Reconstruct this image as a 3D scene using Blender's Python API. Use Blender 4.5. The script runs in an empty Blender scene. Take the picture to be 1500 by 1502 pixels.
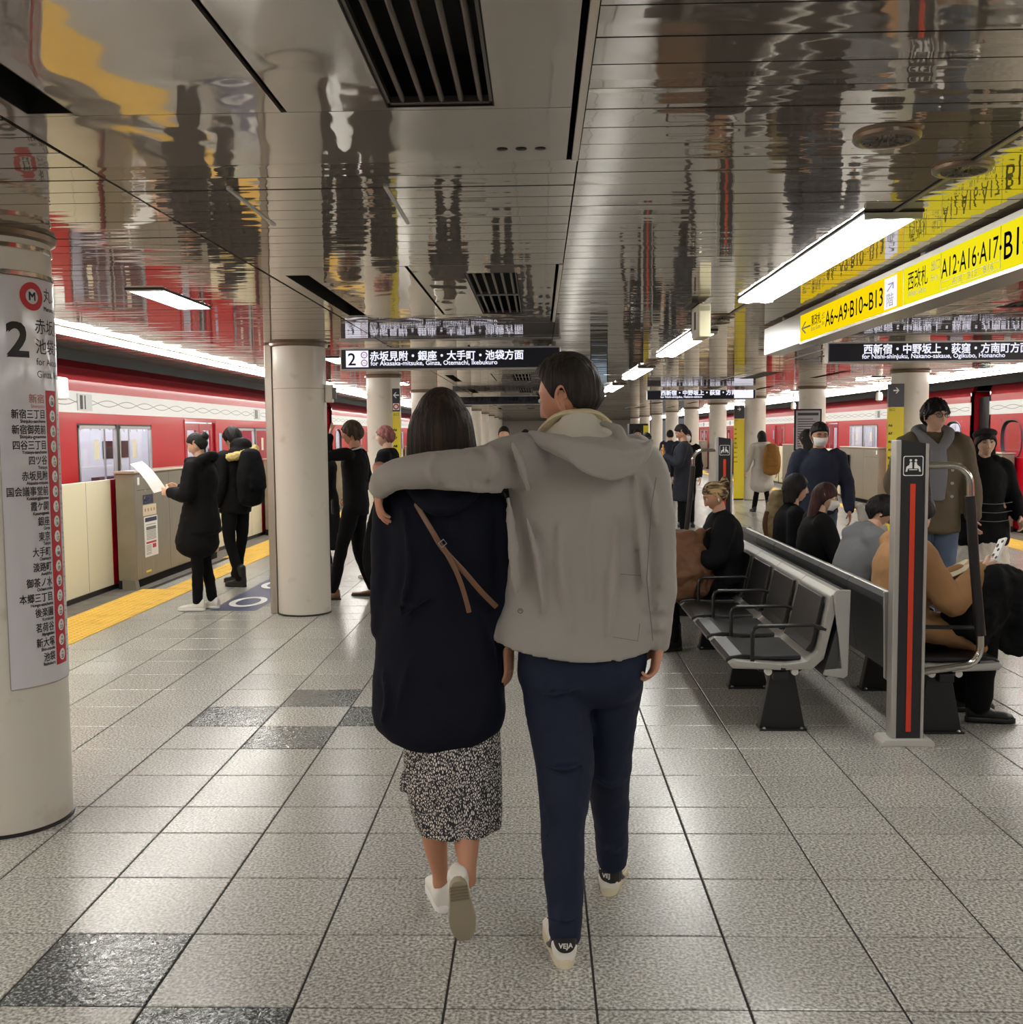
import bpy, bmesh, math, random
import numpy as np
from mathutils import Vector, Matrix, noise, Quaternion
random.seed(7)
C = bpy.context.scene.collection
SC = bpy.context.scene
PI = math.pi
# ------------------------------------------------------------------ camera, world, exposure
CAM_Z = 1.60
YAW, PITCH, ROLL, FPX = 0.027085, 0.075114, -0.009, 1510.0
fw = Vector((-math.sin(YAW)*math.cos(PITCH), math.cos(YAW)*math.cos(PITCH), -math.sin(PITCH)))
r0 = fw.cross(Vector((0, 0, 1))).normalized(); u0 = r0.cross(fw)
cr = r0*math.cos(ROLL) + u0*math.sin(ROLL); cu = -r0*math.sin(ROLL) + u0*math.cos(ROLL)
cam_d = bpy.data.cameras.new('camera'); cam = bpy.data.objects.new('camera', cam_d); C.objects.link(cam)
cam.matrix_world = Matrix(((cr.x, cu.x, -fw.x, 0), (cr.y, cu.y, -fw.y, 0), (cr.z, cu.z, -fw.z, CAM_Z), (0, 0, 0, 1)))
cam_d.sensor_width = 36; cam_d.lens = 36*FPX/1500; cam_d.clip_start = 0.05; cam_d.clip_end = 300
SC.camera = cam
W = bpy.data.worlds.new('world'); SC.world = W; W.use_nodes = True
W.node_tree.nodes['Background'].inputs[0].default_value = (0.9, 0.92, 1.0, 1)
W.node_tree.nodes['Background'].inputs[1].default_value = 0.15
SC.view_settings.view_transform = 'Standard'; SC.view_settings.look = 'None'
SC.view_settings.gamma = 1.0; SC.view_settings.exposure = 0.0; SC.view_settings.use_curve_mapping = False
LIGHT = 20.0      # radiance of the fluorescent tubes

def at(px, py, Y):
    """world point on the vertical plane y = Y that was measured at that spot of the photograph"""
    d = fw + cr*((px-750)/FPX) - cu*((py-751)/FPX); t = Y/d.y
    return Vector((0, 0, CAM_Z)) + d*t

TS = bpy.data.scenes.new('workbench_scene')
def ts_graph():
    with bpy.context.temp_override(scene=TS, view_layer=TS.view_layers[0]): return bpy.context.evaluated_depsgraph_get()
# ------------------------------------------------------------------ materials
def lin(c):
    return tuple(((v/255)/12.92 if v/255 <= 0.04045 else ((v/255+0.055)/1.055)**2.4) for v in c)
_M = {}
def mat(name, col=(128, 128, 128), rough=0.5, metal=0.0, spec=0.5, bump=None, stretch=(1, 1, 1), var=None, coat=0.0, emit=None, coords='Object', sheen=0.0):
    if name in _M: return _M[name]
    m = bpy.data.materials.new(name); m.use_nodes = True; nt = m.node_tree; n = nt.nodes; b = n['Principled BSDF']
    c = lin(col) + (1,)
    b.inputs['Base Color'].default_value = c; b.inputs['Roughness'].default_value = rough; b.inputs['Metallic'].default_value = metal
    b.inputs['Specular IOR Level'].default_value = spec; b.inputs['Coat Weight'].default_value = coat; b.inputs['Coat Roughness'].default_value = 0.08
    if sheen: b.inputs['Sheen Weight'].default_value = sheen
    if emit:
        b.inputs['Emission Color'].default_value = lin(emit[0]) + (1,); b.inputs['Emission Strength'].default_value = emit[1]
    if bump or var:
        tc = n.new('ShaderNodeTexCoord'); mp = n.new('ShaderNodeMapping'); mp.inputs['Scale'].default_value = stretch
        if coords == 'World':
            g = n.new('ShaderNodeNewGeometry'); nt.links.new(g.outputs['Position'], mp.inputs['Vector'])
        else: nt.links.new(tc.outputs[coords], mp.inputs['Vector'])
    if bump:
        nz = n.new('ShaderNodeTexNoise'); nz.inputs['Scale'].default_value = bump[0]; nz.inputs['Detail'].default_value = 3
        bp = n.new('ShaderNodeBump'); bp.inputs['Strength'].default_value = bump[1]; bp.inputs['Distance'].default_value = bump[2] if len(bump) > 2 else 0.01
        nt.links.new(mp.outputs[0], nz.inputs['Vector']); nt.links.new(nz.outputs['Fac'], bp.inputs['Height']); nt.links.new(bp.outputs[0], b.inputs['Normal'])
    if var:  # (scale, second colour, amount position)
        nz2 = n.new('ShaderNodeTexNoise'); nz2.inputs['Scale'].default_value = var[0]; nz2.inputs['Detail'].default_value = 5
        rp = n.new('ShaderNodeValToRGB'); rp.color_ramp.elements[0].position = var[2]; rp.color_ramp.elements[1].position = var[3] if len(var) > 3 else var[2]+0.2
        rp.color_ramp.elements[0].color = c; rp.color_ramp.elements[1].color = lin(var[1]) + (1,)
        nt.links.new(mp.outputs[0], nz2.inputs['Vector']); nt.links.new(nz2.outputs['Fac'], rp.inputs[0]); nt.links.new(rp.outputs[0], b.inputs['Base Color'])
    _M[name] = m; return m

def tile_material(name, base, speck, dark, gloss, wavy=0.0):
    m = bpy.data.materials.new(name); m.use_nodes = True; nt = m.node_tree; n = nt.nodes; b = n['Principled BSDF']; L = nt.links.new
    g = n.new('ShaderNodeNewGeometry')
    a = n.new('ShaderNodeTexNoise'); a.inputs['Scale'].default_value = 95; a.inputs['Detail'].default_value = 2; L(g.outputs['Position'], a.inputs['Vector'])
    r = n.new('ShaderNodeValToRGB'); e = r.color_ramp.elements; e[0].position = 0.34; e[0].color = lin(dark)+(1,); e[1].position = 0.66; e[1].color = lin(speck)+(1,)
    k = e.new(0.5); k.color = lin(base)+(1,); L(a.outputs['Fac'], r.inputs[0])
    big = n.new('ShaderNodeTexNoise'); big.inputs['Scale'].default_value = 1.6; big.inputs['Detail'].default_value = 4; L(g.outputs['Position'], big.inputs['Vector'])
    oi = n.new('ShaderNodeObjectInfo')
    ad = n.new('ShaderNodeMath'); ad.operation = 'MULTIPLY_ADD'; ad.inputs[1].default_value = 0.14; ad.inputs[2].default_value = 0.86; L(oi.outputs['Random'], ad.inputs[0])
    ad2 = n.new('ShaderNodeMath'); ad2.operation = 'MULTIPLY_ADD'; ad2.inputs[1].default_value = 0.3; L(big.outputs['Fac'], ad2.inputs[0]); L(ad.outputs[0], ad2.inputs[2])
    mx = n.new('ShaderNodeVectorMath'); mx.operation = 'SCALE'; L(r.outputs[0], mx.inputs[0]); L(ad2.outputs[0], mx.inputs['Scale']); L(mx.outputs[0], b.inputs['Base Color'])
    bp = n.new('ShaderNodeBump'); bp.inputs['Strength'].default_value = 0.25; bp.inputs['Distance'].default_value = 0.002
    L(a.outputs['Fac'], bp.inputs['Height'])
    if wavy:
        w = n.new('ShaderNodeTexNoise'); w.inputs['Scale'].default_value = 22; w.inputs['Detail'].default_value = 4; w.inputs['Distortion'].default_value = 1.5; L(g.outputs['Position'], w.inputs['Vector'])
        b2 = n.new('ShaderNodeBump'); b2.inputs['Strength'].default_value = wavy; b2.inputs['Distance'].default_value = 0.01; L(w.outputs['Fac'], b2.inputs['Height']); L(bp.outputs[0], b2.inputs['Normal']); L(b2.outputs[0], b.inputs['Normal'])
    else: L(bp.outputs[0], b.inputs['Normal'])
    b.inputs['Roughness'].default_value = gloss; b.inputs['Specular IOR Level'].default_value = 0.75
    _M[name] = m; return m

def ceiling_material(name, col, amt, ripple):
    """stove-enamelled metal: beige paint under a mirror-like lacquer, sheets slightly buckled"""
    m = bpy.data.materials.new(name); m.use_nodes = True; nt = m.node_tree; n = nt.nodes; b = n['Principled BSDF']; L = nt.links.new
    b.inputs['Base Color'].default_value = lin(col)+(1,); b.inputs['Roughness'].default_value = 0.42; b.inputs['Metallic'].default_value = 0.0
    gl = n.new('ShaderNodeBsdfGlossy'); gl.inputs['Color'].default_value = (0.80, 0.77, 0.73, 1); gl.inputs['Roughness'].default_value = 0.03
    fr = n.new('ShaderNodeLayerWeight'); fr.inputs['Blend'].default_value = 0.5
    mr = n.new('ShaderNodeMapRange'); mr.inputs['From Min'].default_value = 0.0; mr.inputs['From Max'].default_value = 1.0; mr.inputs['To Min'].default_value = amt; mr.inputs['To Max'].default_value = 0.95
    L(fr.outputs['Fresnel'], mr.inputs['Value'])
    g = n.new('ShaderNodeNewGeometry'); mp = n.new('ShaderNodeMapping'); mp.inputs['Scale'].default_value = ripple[0]; L(g.outputs['Position'], mp.inputs['Vector'])
    oi = n.new('ShaderNodeObjectInfo'); va = n.new('ShaderNodeVectorMath'); va.operation = 'ADD'; cx = n.new('ShaderNodeCombineXYZ'); ml = n.new('ShaderNodeMath'); ml.operation = 'MULTIPLY'; ml.inputs[1].default_value = 40; L(oi.outputs['Random'], ml.inputs[0]); L(ml.outputs[0], cx.inputs[0]); L(mp.outputs[0], va.inputs[0]); L(cx.outputs[0], va.inputs[1])
    nz = n.new('ShaderNodeTexNoise'); nz.inputs['Scale'].default_value = 1; nz.inputs['Detail'].default_value = 1.5; L(va.outputs[0], nz.inputs['Vector'])
    bp = n.new('ShaderNodeBump'); bp.inputs['Strength'].default_value = 1; bp.inputs['Distance'].default_value = ripple[1]; L(nz.outputs['Fac'], bp.inputs['Height'])
    L(bp.outputs[0], b.inputs['Normal']); L(bp.outputs[0], gl.inputs['Normal'])
    mx = n.new('ShaderNodeMixShader'); L(mr.outputs[0], mx.inputs[0]); L(b.outputs[0], mx.inputs[1]); L(gl.outputs[0], mx.inputs[2]); L(mx.outputs[0], n['Material Output'].inputs[0])
    _M[name] = m; return m

def emis(name, col, k):
    if name in _M: return _M[name]
    m = bpy.data.materials.new(name); m.use_nodes = True; nt = m.node_tree; nt.nodes.remove(nt.nodes['Principled BSDF'])
    e = nt.nodes.new('ShaderNodeEmission'); e.inputs[0].default_value = lin(col)+(1,); e.inputs[1].default_value = k
    nt.links.new(e.outputs[0], nt.nodes['Material Output'].inputs[0]); _M[name] = m; return m

def glass_mat(name, tint=(0.85, 0.9, 0.92)):
    m = bpy.data.materials.new(name); m.use_nodes = True; nt = m.node_tree; n = nt.nodes; n.remove(n['Principled BSDF'])
    t = n.new('ShaderNodeBsdfTransparent'); t.inputs[0].default_value = tint+(1,); g = n.new('ShaderNodeBsdfGlossy'); g.inputs['Roughness'].default_value = 0.03
    w = n.new('ShaderNodeLayerWeight'); w.inputs[0].default_value = .5; pw = n.new('ShaderNodeMath'); pw.operation = 'POWER'; pw.inputs[1].default_value = 4; nt.links.new(w.outputs['Facing'], pw.inputs[0])
    f = n.new('ShaderNodeMath'); f.operation = 'MULTIPLY_ADD'; f.inputs[1].default_value = .45; f.inputs[2].default_value = .04; nt.links.new(pw.outputs[0], f.inputs[0]); x = n.new('ShaderNodeMixShader')
    nt.links.new(f.outputs[0], x.inputs[0]); nt.links.new(t.outputs[0], x.inputs[1]); nt.links.new(g.outputs[0], x.inputs[2]); nt.links.new(x.outputs[0], n['Material Output'].inputs[0])
    _M[name] = m; return m

# ------------------------------------------------------------------ mesh helpers
class MB:
    def __init__(s): s.v = []; s.f = []; s.m = []
    def add(s, vs, fs, mi=0):
        o = len(s.v); s.v += [tuple(v) for v in vs]; s.f += [tuple(i+o for i in f) for f in fs]; s.m += [mi]*len(fs); return s
    def box(s, x0, x1, y0, y1, z0, z1, mi=0, M=None):
        vs = [Vector((x, y, z)) for z in (z0, z1) for y in (y0, y1) for x in (x0, x1)]
        if M: vs = [M @ v for v in vs]
        return s.add(vs, [(0, 2, 3, 1), (4, 5, 7, 6), (0, 1, 5, 4), (2, 6, 7, 3), (0, 4, 6, 2), (1, 3, 7, 5)], mi)
    def prism(s, poly, axis, a, b, mi=0):
        """poly: 2D points in the plane normal to axis, extruded from a to b"""
        def P(p, t): return {'x': (t, p[0], p[1]), 'y': (p[0], t, p[1]), 'z': (p[0], p[1], t)}[axis]
        n = len(poly); vs = [P(p, a) for p in poly] + [P(p, b) for p in poly]
        fs = [tuple(range(n-1, -1, -1)), tuple(range(n, 2*n))] + [(i, (i+1) % n, n+(i+1) % n, n+i) for i in range(n)]
        return s.add(vs, fs, mi)
    def rings(s, rs, mi=0, caps=True):
        n = len(rs[0]); vs = [v for r in rs for v in r]; fs = []
        for k in range(len(rs)-1):
            for i in range(n):
                j = (i+1) % n; fs.append((k*n+i, k*n+j, (k+1)*n+j, (k+1)*n+i))
        if caps: fs += [tuple(range(n-1, -1, -1)), tuple(range((len(rs)-1)*n, len(rs)*n))]
        return s.add(vs, fs, mi)
    def lathe(s, prof, n=32, c=(0, 0, 0), mi=0, caps=True):
        return s.rings([[(c[0]+r*math.cos(2*PI*i/n), c[1]+r*math.sin(2*PI*i/n), c[2]+z) for i in range(n)] for r, z in prof], mi, caps)
    def tube(s, pts, r, n=8, mi=0, flat=1.0, up=None, caps=True):
        pts = [Vector(p) for p in pts]; rs = []; prev = None
        for i, p in enumerate(pts):
            t = (pts[min(i+1, len(pts)-1)] - pts[max(i-1, 0)]).normalized()
            ref = Vector(up) if up else (prev if prev else (Vector((0, 0, 1)) if abs(t.z) < .9 else Vector((1, 0, 0))))
            a = (ref - t*ref.dot(t)).normalized(); b = t.cross(a); prev = a
            rr = r[i] if isinstance(r, (list, tuple)) else r
            rs.append([p + a*(rr*math.cos(2*PI*k/n)) + b*(rr*flat*math.sin(2*PI*k/n)) for k in range(n)])
        return s.rings(rs, mi, caps)
    def disc(s, c, r, axis='z', t=0.001, n=24, mi=0, r2=None):
        poly = [(math.cos(2*PI*k/n)*r, math.sin(2*PI*k/n)*(r2 or r)) for k in range(n)]
        if axis == 'z': s.prism([(c[0]+p[0], c[1]+p[1]) for p in poly], 'z', c[2]-t/2, c[2]+t/2, mi)
        if axis == 'x': s.prism([(c[1]+p[0], c[2]+p[1]) for p in poly], 'x', c[0]-t/2, c[0]+t/2, mi)
        if axis == 'y': s.prism([(c[0]+p[0], c[2]+p[1]) for p in poly], 'y', c[1]-t/2, c[1]+t/2, mi)
        return s
    def mesh(s, name, mats, smooth=0):
        me = bpy.data.meshes.new(name); me.from_pydata(s.v, [], s.f)
        for m in (mats if isinstance(mats, (list, tuple)) else [mats]): me.materials.append(m)
        if any(s.m): me.polygons.foreach_set('material_index', s.m)
        if smooth:
            me.polygons.foreach_set('use_smooth', [True]*len(me.polygons)); me.update()
            if smooth < 3: me.set_sharp_from_angle(angle=smooth)
        me.update(); return me
    def build(s, name, mats, parent=None, loc=(0, 0, 0), smooth=0, bevel=0, fix=True):
        me = s.mesh(name, mats, smooth)
        if fix:
            bm = bmesh.new(); bm.from_mesh(me); bmesh.ops.recalc_face_normals(bm, faces=bm.faces); bm.to_mesh(me); bm.free()
        return link(name, me, parent, loc, bevel)
def link(name, me, parent=None, loc=(0, 0, 0), bevel=0):
    o = bpy.data.objects.new(name, me); C.objects.link(o); o.location = loc
    if parent: o.parent = parent
    if bevel:
        b = o.modifiers.new('bevel', 'BEVEL'); b.width = bevel; b.segments = 2; b.limit_method = 'ANGLE'
    return o
def bx(name, m, parent, x0, x1, y0, y1, z0, z1, bevel=0): return MB().box(x0, x1, y0, y1, z0, z1).build(name, m, parent, bevel=bevel, fix=False)
def thing(name, label, cat, loc=(0, 0, 0), rz=0, group=None):
    o = bpy.data.objects.new(name, None); C.objects.link(o); o.location = loc; o.rotation_euler = (0, 0, rz)
    return tag(o, label, cat, group)
def tag(o, label, cat, group=None):
    o['label'] = label; o['category'] = cat
    if group: o['group'] = group
    return o
def struct(name, loc=(0, 0, 0)):
    o = bpy.data.objects.new(name, None); C.objects.link(o); o.location = loc; o['kind'] = 'structure'; return o
def copy_tree(o, parent=None):
    c = o.copy(); C.objects.link(c); c.parent = parent
    for ch in o.children: copy_tree(ch, c)
    return c
_T = {}
def text_mesh(s, size, bold=0.0, align='LEFT', sx=1.0):
    """2D outline lettering as a flat mesh in the XY plane (x right, y up)"""
    key = (s, size, align, sx)
    if key in _T: return _T[key]
    c = bpy.data.curves.new('t', 'FONT'); c.body = s; c.size = size; c.align_x = align; c.resolution_u = 3; c.fill_mode = 'FRONT'
    o = bpy.data.objects.new('t', c); TS.collection.objects.link(o); dg = ts_graph()
    me = bpy.data.meshes.new_from_object(o.evaluated_get(dg)); bpy.data.objects.remove(o)
    v = np.empty(len(me.vertices)*3); me.vertices.foreach_get('co', v); v = v.reshape(-1, 3); v[:, 0] *= sx
    f = [tuple(p.vertices) for p in me.polygons]; bpy.data.meshes.remove(me)
    _T[key] = (v, f); return _T[key]
def split_tris(v, f, lim):
    v = [tuple(p) for p in v]; out = []; st = [(a[0], a[i], a[i+1]) for a in f for i in range(1, len(a)-1)]; mid = {}
    while st:
        t = st.pop(); e = [(math.dist(v[t[i]], v[t[(i+1) % 3]]), i) for i in range(3)]; d, i = max(e)
        if d < lim: out.append(t); continue
        a, b, c = t[i], t[(i+1) % 3], t[(i+2) % 3]; k = (min(a, b), max(a, b))
        if k not in mid: mid[k] = len(v); v.append(tuple((p+q)/2 for p, q in zip(v[a], v[b])))
        m = mid[k]; st += [(a, m, c), (m, b, c)]
    return v, out
def letters(mb, s, size, fn, bold=0.0, align='LEFT', sx=1.0, mi=0):
    """adds the lettering; fn maps the 2D outline point (x, y) to 3D"""
    v, f = text_mesh(s, size, bold, align, sx); k = bold*size
    if fn.__name__ == 'colfn': v, f = split_tris(v, f, .018)
    for dx, dy in (((0, 0),) if not bold else ((-k, -k), (k, -k), (-k, k), (k, k))): mb.add([fn(p[0]+dx, p[1]+dy) for p in v], f, mi)
    return mb
# ------------------------------------------------------------------ shared materials
M_tile = tile_material('granite_tile', (158, 156, 149), (197, 196, 189), (112, 110, 104), 0.24)
M_dtile = tile_material('dark_granite_tile', (66, 70, 70), (150, 155, 152), (34, 37, 38), 0.14, wavy=0.35)
M_grout = mat('grout', (38, 35, 33), 0.9)
M_slat = ceiling_material('ceiling_slat_enamel', (126, 117, 106), 0.38, ((1.6, 9, 1), 0.0022))
M_slatedge = mat('slat_gap_shade', (34, 30, 27), .9)  # shade of the gaps painted onto the slat sides as a dark colour
M_panel = ceiling_material('ceiling_panel_enamel', (134, 125, 114), 0.30, ((3.2, 3.2, 1), 0.004))
M_black = mat('void_black', (8, 8, 8), 0.9)
M_dark = mat('dark_metal', (30, 29, 28), 0.5, 0.6)
M_bar = mat('grille_bar', (92, 86, 78), 0.4, 0.7)
M_col = mat('column_enamel', (212, 206, 194), 0.28, 0, 0.5, bump=(9, 0.15, 0.003), var=(6, (176, 165, 148), 0.62, 0.9))
M_steel = mat('brushed_steel', (176, 168, 156), 0.32, 0.9, bump=(60, 0.08), stretch=(1, 1, 20))
M_gate = mat('gate_steel', (150, 142, 128), 0.38, 0.55, bump=(40, 0.05), stretch=(1, 30, 1), var=(2.5, (128, 120, 106), 0.4, 0.8))
M_gatetop = mat('gate_top_steel', (205, 190, 172), 0.3, 0.6)
M_cream = mat('cream_panel', (226, 218, 188), 0.35)
M_red = mat('train_red', (186, 4, 22), 0.4, 0, 0.4, coat=0.12)
M_redgate = mat('gate_red', (186, 12, 34), 0.3)
M_white = mat('white_band', (240, 240, 238), 0.45)
M_alu = mat('aluminium', (190, 190, 188), 0.3, 0.85)
M_silver = mat('silver_paint', (186, 184, 178), 0.34, 0.6)
M_wline = mat('wave_line_grey', (128, 128, 126), 0.4)
M_glass = glass_mat('window_glass')
M_print = mat('black_print', (22, 22, 24), 0.5)
M_redprint = mat('red_print', (190, 30, 44), 0.5)
M_yel = mat('tactile_yellow', (222, 178, 66), 0.55, var=(5, (196, 150, 48), 0.5, 0.8), coords='World')
M_yel2 = mat('sign_yellow_paint', (226, 206, 40), 0.4)
M_navy = mat('sign_navy', (20, 22, 40), 0.35)
M_tube = emis('fluorescent_tube', (253, 252, 247), LIGHT)
M_tubeE = emis('platform_edge_lamp', (253, 251, 244), LIGHT*1.8)
M_signw = emis('sign_backlit_white', (236, 236, 255), 1.15)
M_signy = emis('sign_backlit_yellow', (250, 214, 10), 1.05)
M_signy2 = emis('sign_backlit_lime', (240, 224, 26), 1.05)
M_plastic = mat('black_plastic', (20, 20, 21), 0.35)
M_sheet = mat('white_sheet', (232, 231, 226), 0.5)
M_grey = mat('mid_grey', (110, 108, 104), 0.5)
M_label = mat('pale_panel', (206, 204, 208), 0.32, coat=0.4)

CE = 2.42
# ------------------------------------------------------------------ floor
floor = struct('floor')
XL, PX = 0.15, 0.425
rows = [4.33]
for k in range(11): rows.append(rows[-1]+0.4135)
y_ = rows[-1]
for rep in range(9):
    y_ += 0.294; rows.append(y_)
    for k in range(11): y_ += 0.4135; rows.append(y_)
low = [4.036]
while low[-1] > -6: low.append(low[-1]-0.4225)
rows = sorted(low + rows)
def visible_tile(x, y):
    return y > 2.2 and abs(x + 0.027*y) < 0.5*y + 0.35
tile_cache = {}
def tile_mesh(w, d, m):
    k = (round(w, 3), round(d, 3), m.name)
    if k not in tile_cache:
        g = 0.0035; b = 0.0025; mb = MB()
        o = [(g, g), (w-g, g), (w-g, d-g), (g, d-g)]; i = [(g+b, g+b), (w-g-b, g+b), (w-g-b, d-g-b), (g+b, d-g-b)]
        mb.rings([[(p[0], p[1], -0.02) for p in o], [(p[0], p[1], -b) for p in o], [(p[0], p[1], 0) for p in i]], 0)
        tile_cache[k] = mb.mesh('floor_tile', m)
    return tile_cache[k]
dark_spots = [(-1.34, 2.98), (-0.91, 2.56), (-1.76, 5.78), (-1.33, 6.19), (-1.33, 5.36), (-0.91, 5.78), (-0.49, 1.9),
              (2.9, 12.3), (3.35, 12.7), (-1.33, 13.7), (-0.9, 14.1)]
kx0, kx1 = -10, 16
ntile = 0; rest = MB(); restd = MB()
for j in range(len(rows)-1):
    y0, y1 = rows[j], rows[j+1]
    for k in range(kx0, kx1):
        x0 = XL + PX*k; x1 = x0 + PX
        if x1 < -4.0 or x0 > 6.9: continue
        dk = any(x0 < a < x1 and y0 < b < y1 for a, b in dark_spots)
        if x0 < -4.15: x0 = -4.15
        ok = visible_tile((x0+x1)/2, y0) and y0 < 9.2 and ntile < 300 and x0 > -3.6 and x1 < 6.4
        if ok:
            o = link('floor_tile', tile_mesh(x1-x0, y1-y0, M_dtile if dk else M_tile), floor, (x0, y0, 0)); ntile += 1
            if dk: o['label'] = 'dark polished granite tile'
        else:
            g = .0035; (restd if dk else rest).box(x0+g, x1-g, y0+g, y1-g, -0.02, 0)
rest.build('floor_tiling', M_tile, floor, fix=False)['kind'] = 'stuff'
restd.build('dark_floor_tiling', M_dtile, floor, fix=False)['kind'] = 'stuff'
bx('floor_slab', M_grout, floor, -4.72, 7.62, -6, 66, -0.9, -0.004)
M_edge = mat('edge_concrete', (104, 98, 90), 0.7, bump=(30, 0.2), var=(8, (82, 77, 70), 0.4, 0.7))
for s, a, b in ((0, -4.72, -4.16), (1, 6.92, 7.62)): bx('edge_paving', M_edge, floor, a, b, -6, 66, -0.003, 0.003)
# tactile paving: yellow studded blocks along both edges
def tactile(x0, x1, y0, y1, stud=True):
    t = bpy.data.objects.get('tactile_paving'); mb = MB(); n = max(1, round((x1-x0)/0.3)); w = (x1-x0)/n; y = y0
    while y < y1-0.05:
        for i in range(n): mb.box(x0+i*w+.002, x0+(i+1)*w-.002, y+.002, min(y+0.3, y1)-.002, 0.0005, 0.006)
        y += 0.3
    if stud:
        y = y0+0.03; nx = int((x1-x0)/0.06)
        while y < min(y1, 20)-0.02:
            for i in range(nx):
                cx = x0+0.03+i*(x1-x0-0.06)/(nx-1); s = .017; q = .009
                mb.rings([[(cx-s, y-s, .005), (cx+s, y-s, .005), (cx+s, y+s, .005), (cx-s, y+s, .005)], [(cx-q, y-q, .0125), (cx+q, y-q, .0125), (cx+q, y+q, .0125), (cx-q, y+q, .0125)]])
            y += 0.06
    return mb
t = thing('tactile_paving', 'yellow studded tactile paving strip along the left platform edge', 'paving')
m1 = tactile(-3.95, -3.65, -2, 60)
m1.build('warning_strip', M_yel, t, fix=False)['kind'] = 'stuff'
for k in range(-2, 8): tactile(-4.20, -3.95, 7.6+5.87*k, 10.7+5.87*k).build('door_pad', M_yel, t, fix=False)
t = thing('tactile_paving', 'yellow studded tactile paving strip along the right platform edge', 'paving')
tactile(6.40, 6.70, -2, 60).build('warning_strip', M_yel, t, fix=False)['kind'] = 'stuff'
for k in range(-2, 8): tactile(6.70, 6.95, 13.2+5.87*k, 16.2+5.87*k, False).build('door_pad', M_yel, t, fix=False)
# queue marks painted on the floor beside the left gate
M_qm = mat('queue_mark_navy', (44, 54, 96), 0.4)
q = thing('queue_marking', 'navy floor sticker with white rings beside the waiting passenger in white sneakers', 'floor sticker')
bx('sticker_base', M_qm, q, -3.05, -2.62, 9.35, 13.4, 0.0005, 0.0022)
for i in range(3):
    mb = MB(); yy = 9.85+i*1.15
    outer = [(-2.83+.17*math.cos(a), yy+.30*math.sin(a)) for a in [2*PI*k/24 for k in range(24)]]; inner = [(-2.83+.11*math.cos(a), yy+.22*math.sin(a)) for a in [2*PI*k/24 for k in range(24)]]
    mb.rings([[(*p, .0022) for p in outer], [(*p, .004) for p in outer], [(*p, .004) for p in inner], [(*p, .0022) for p in inner]], caps=False); mb.build('ring_mark', M_sheet, q, fix=False)

# ------------------------------------------------------------------ ceiling
ceiling = struct('ceiling')
bx('ceiling_deck', M_black, ceiling, -4.32, 7.28, -6, 66, 2.56, 2.75)
MOD_P = 4.4492
mods = [(0.6252+MOD_P*k, 3.1671+MOD_P*k) for k in range(-2, 13)]
def in_mod(y): return any(a-0.02 < y < b-0.02 for a, b in mods)
def slat_prof(mb, x0, x1, y0, dz=0.0, tilt=0.0):
    w = .1522; pts = [(0, .012), (0, 0), (w, 0), (w, .012)]; k = len(mb.f)
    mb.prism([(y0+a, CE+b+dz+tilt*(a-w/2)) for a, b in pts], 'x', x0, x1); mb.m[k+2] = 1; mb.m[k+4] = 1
PS = 0.1589
zones_free = [(-4.32, -1.375), (0.125, 1.326), (1.340, 2.835), (4.335, 7.28)]
zones_mod = [(-1.365, 0.12), (2.845, 4.325)]
y = 3.326 - PS*58; idx = 0; far = MB(); rnd = random.Random(3)
while y < 64:
    for (a, b), fm in [(z, 0) for z in zones_free] + [(z, 1) for z in zones_mod]:
        if fm and in_mod(y+.02): continue
        segs = [(a, b)]
        if b-a > 2.9: segs = [(a, (a+b)/2-.002), ((a+b)/2+.002, b)]
        for s0, s1 in segs:
            near = 1.9 < y < 6.4
            tilt = rnd.uniform(-.006, .006)
            if near:
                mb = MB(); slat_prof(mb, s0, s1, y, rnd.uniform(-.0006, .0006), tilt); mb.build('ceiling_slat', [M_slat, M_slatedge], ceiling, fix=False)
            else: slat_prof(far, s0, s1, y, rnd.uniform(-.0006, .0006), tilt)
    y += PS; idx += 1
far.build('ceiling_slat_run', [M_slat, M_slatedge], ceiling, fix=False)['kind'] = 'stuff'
M_trim = mat('ceiling_trim', (196, 186, 172), 0.3, 0.3)
def panel_rect(mb, x0, x1, y0, y1, hole=None):
    if not hole: mb.box(x0, x1, y0, y1, CE, CE+.012); return
    a, b, c, d = hole
    mb.box(x0, a, y0, y1, CE, CE+.012); mb.box(b, x1, y0, y1, CE, CE+.012); mb.box(a, b, y0, c, CE, CE+.012); mb.box(a, b, d, y1, CE, CE+.012)
ordw = ['behind the camera', 'nearest the camera', 'second from the camera', 'third from the camera', 'fourth from the camera', 'fifth from the camera', 'sixth from the camera', 'seventh from the camera', 'eighth from the camera', 'ninth from the camera']
def vent_long(x0, x1, y0, y1, label, group):
    t = thing('ceiling_vent', label, 'vent', ((x0+x1)/2, y1, CE), 0, group)
    mb = MB(); X0, X1, Y0, Y1 = x0-(x0+x1)/2, x1-(x0+x1)/2, y0-y1, 0
    mb.box(X0, X0+.004, Y0, Y1, 0, .13); mb.box(X1-.004, X1, Y0, Y1, 0, .13); mb.box(X0, X1, Y0, Y0+.004, 0, .13); mb.box(X0, X1, Y1-.004, Y1, 0, .13); mb.box(X0, X1, Y0, Y1, .126, .13)
    mb.build('air_slot', M_black, t); return t, X0, X1, Y0, Y1
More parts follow.
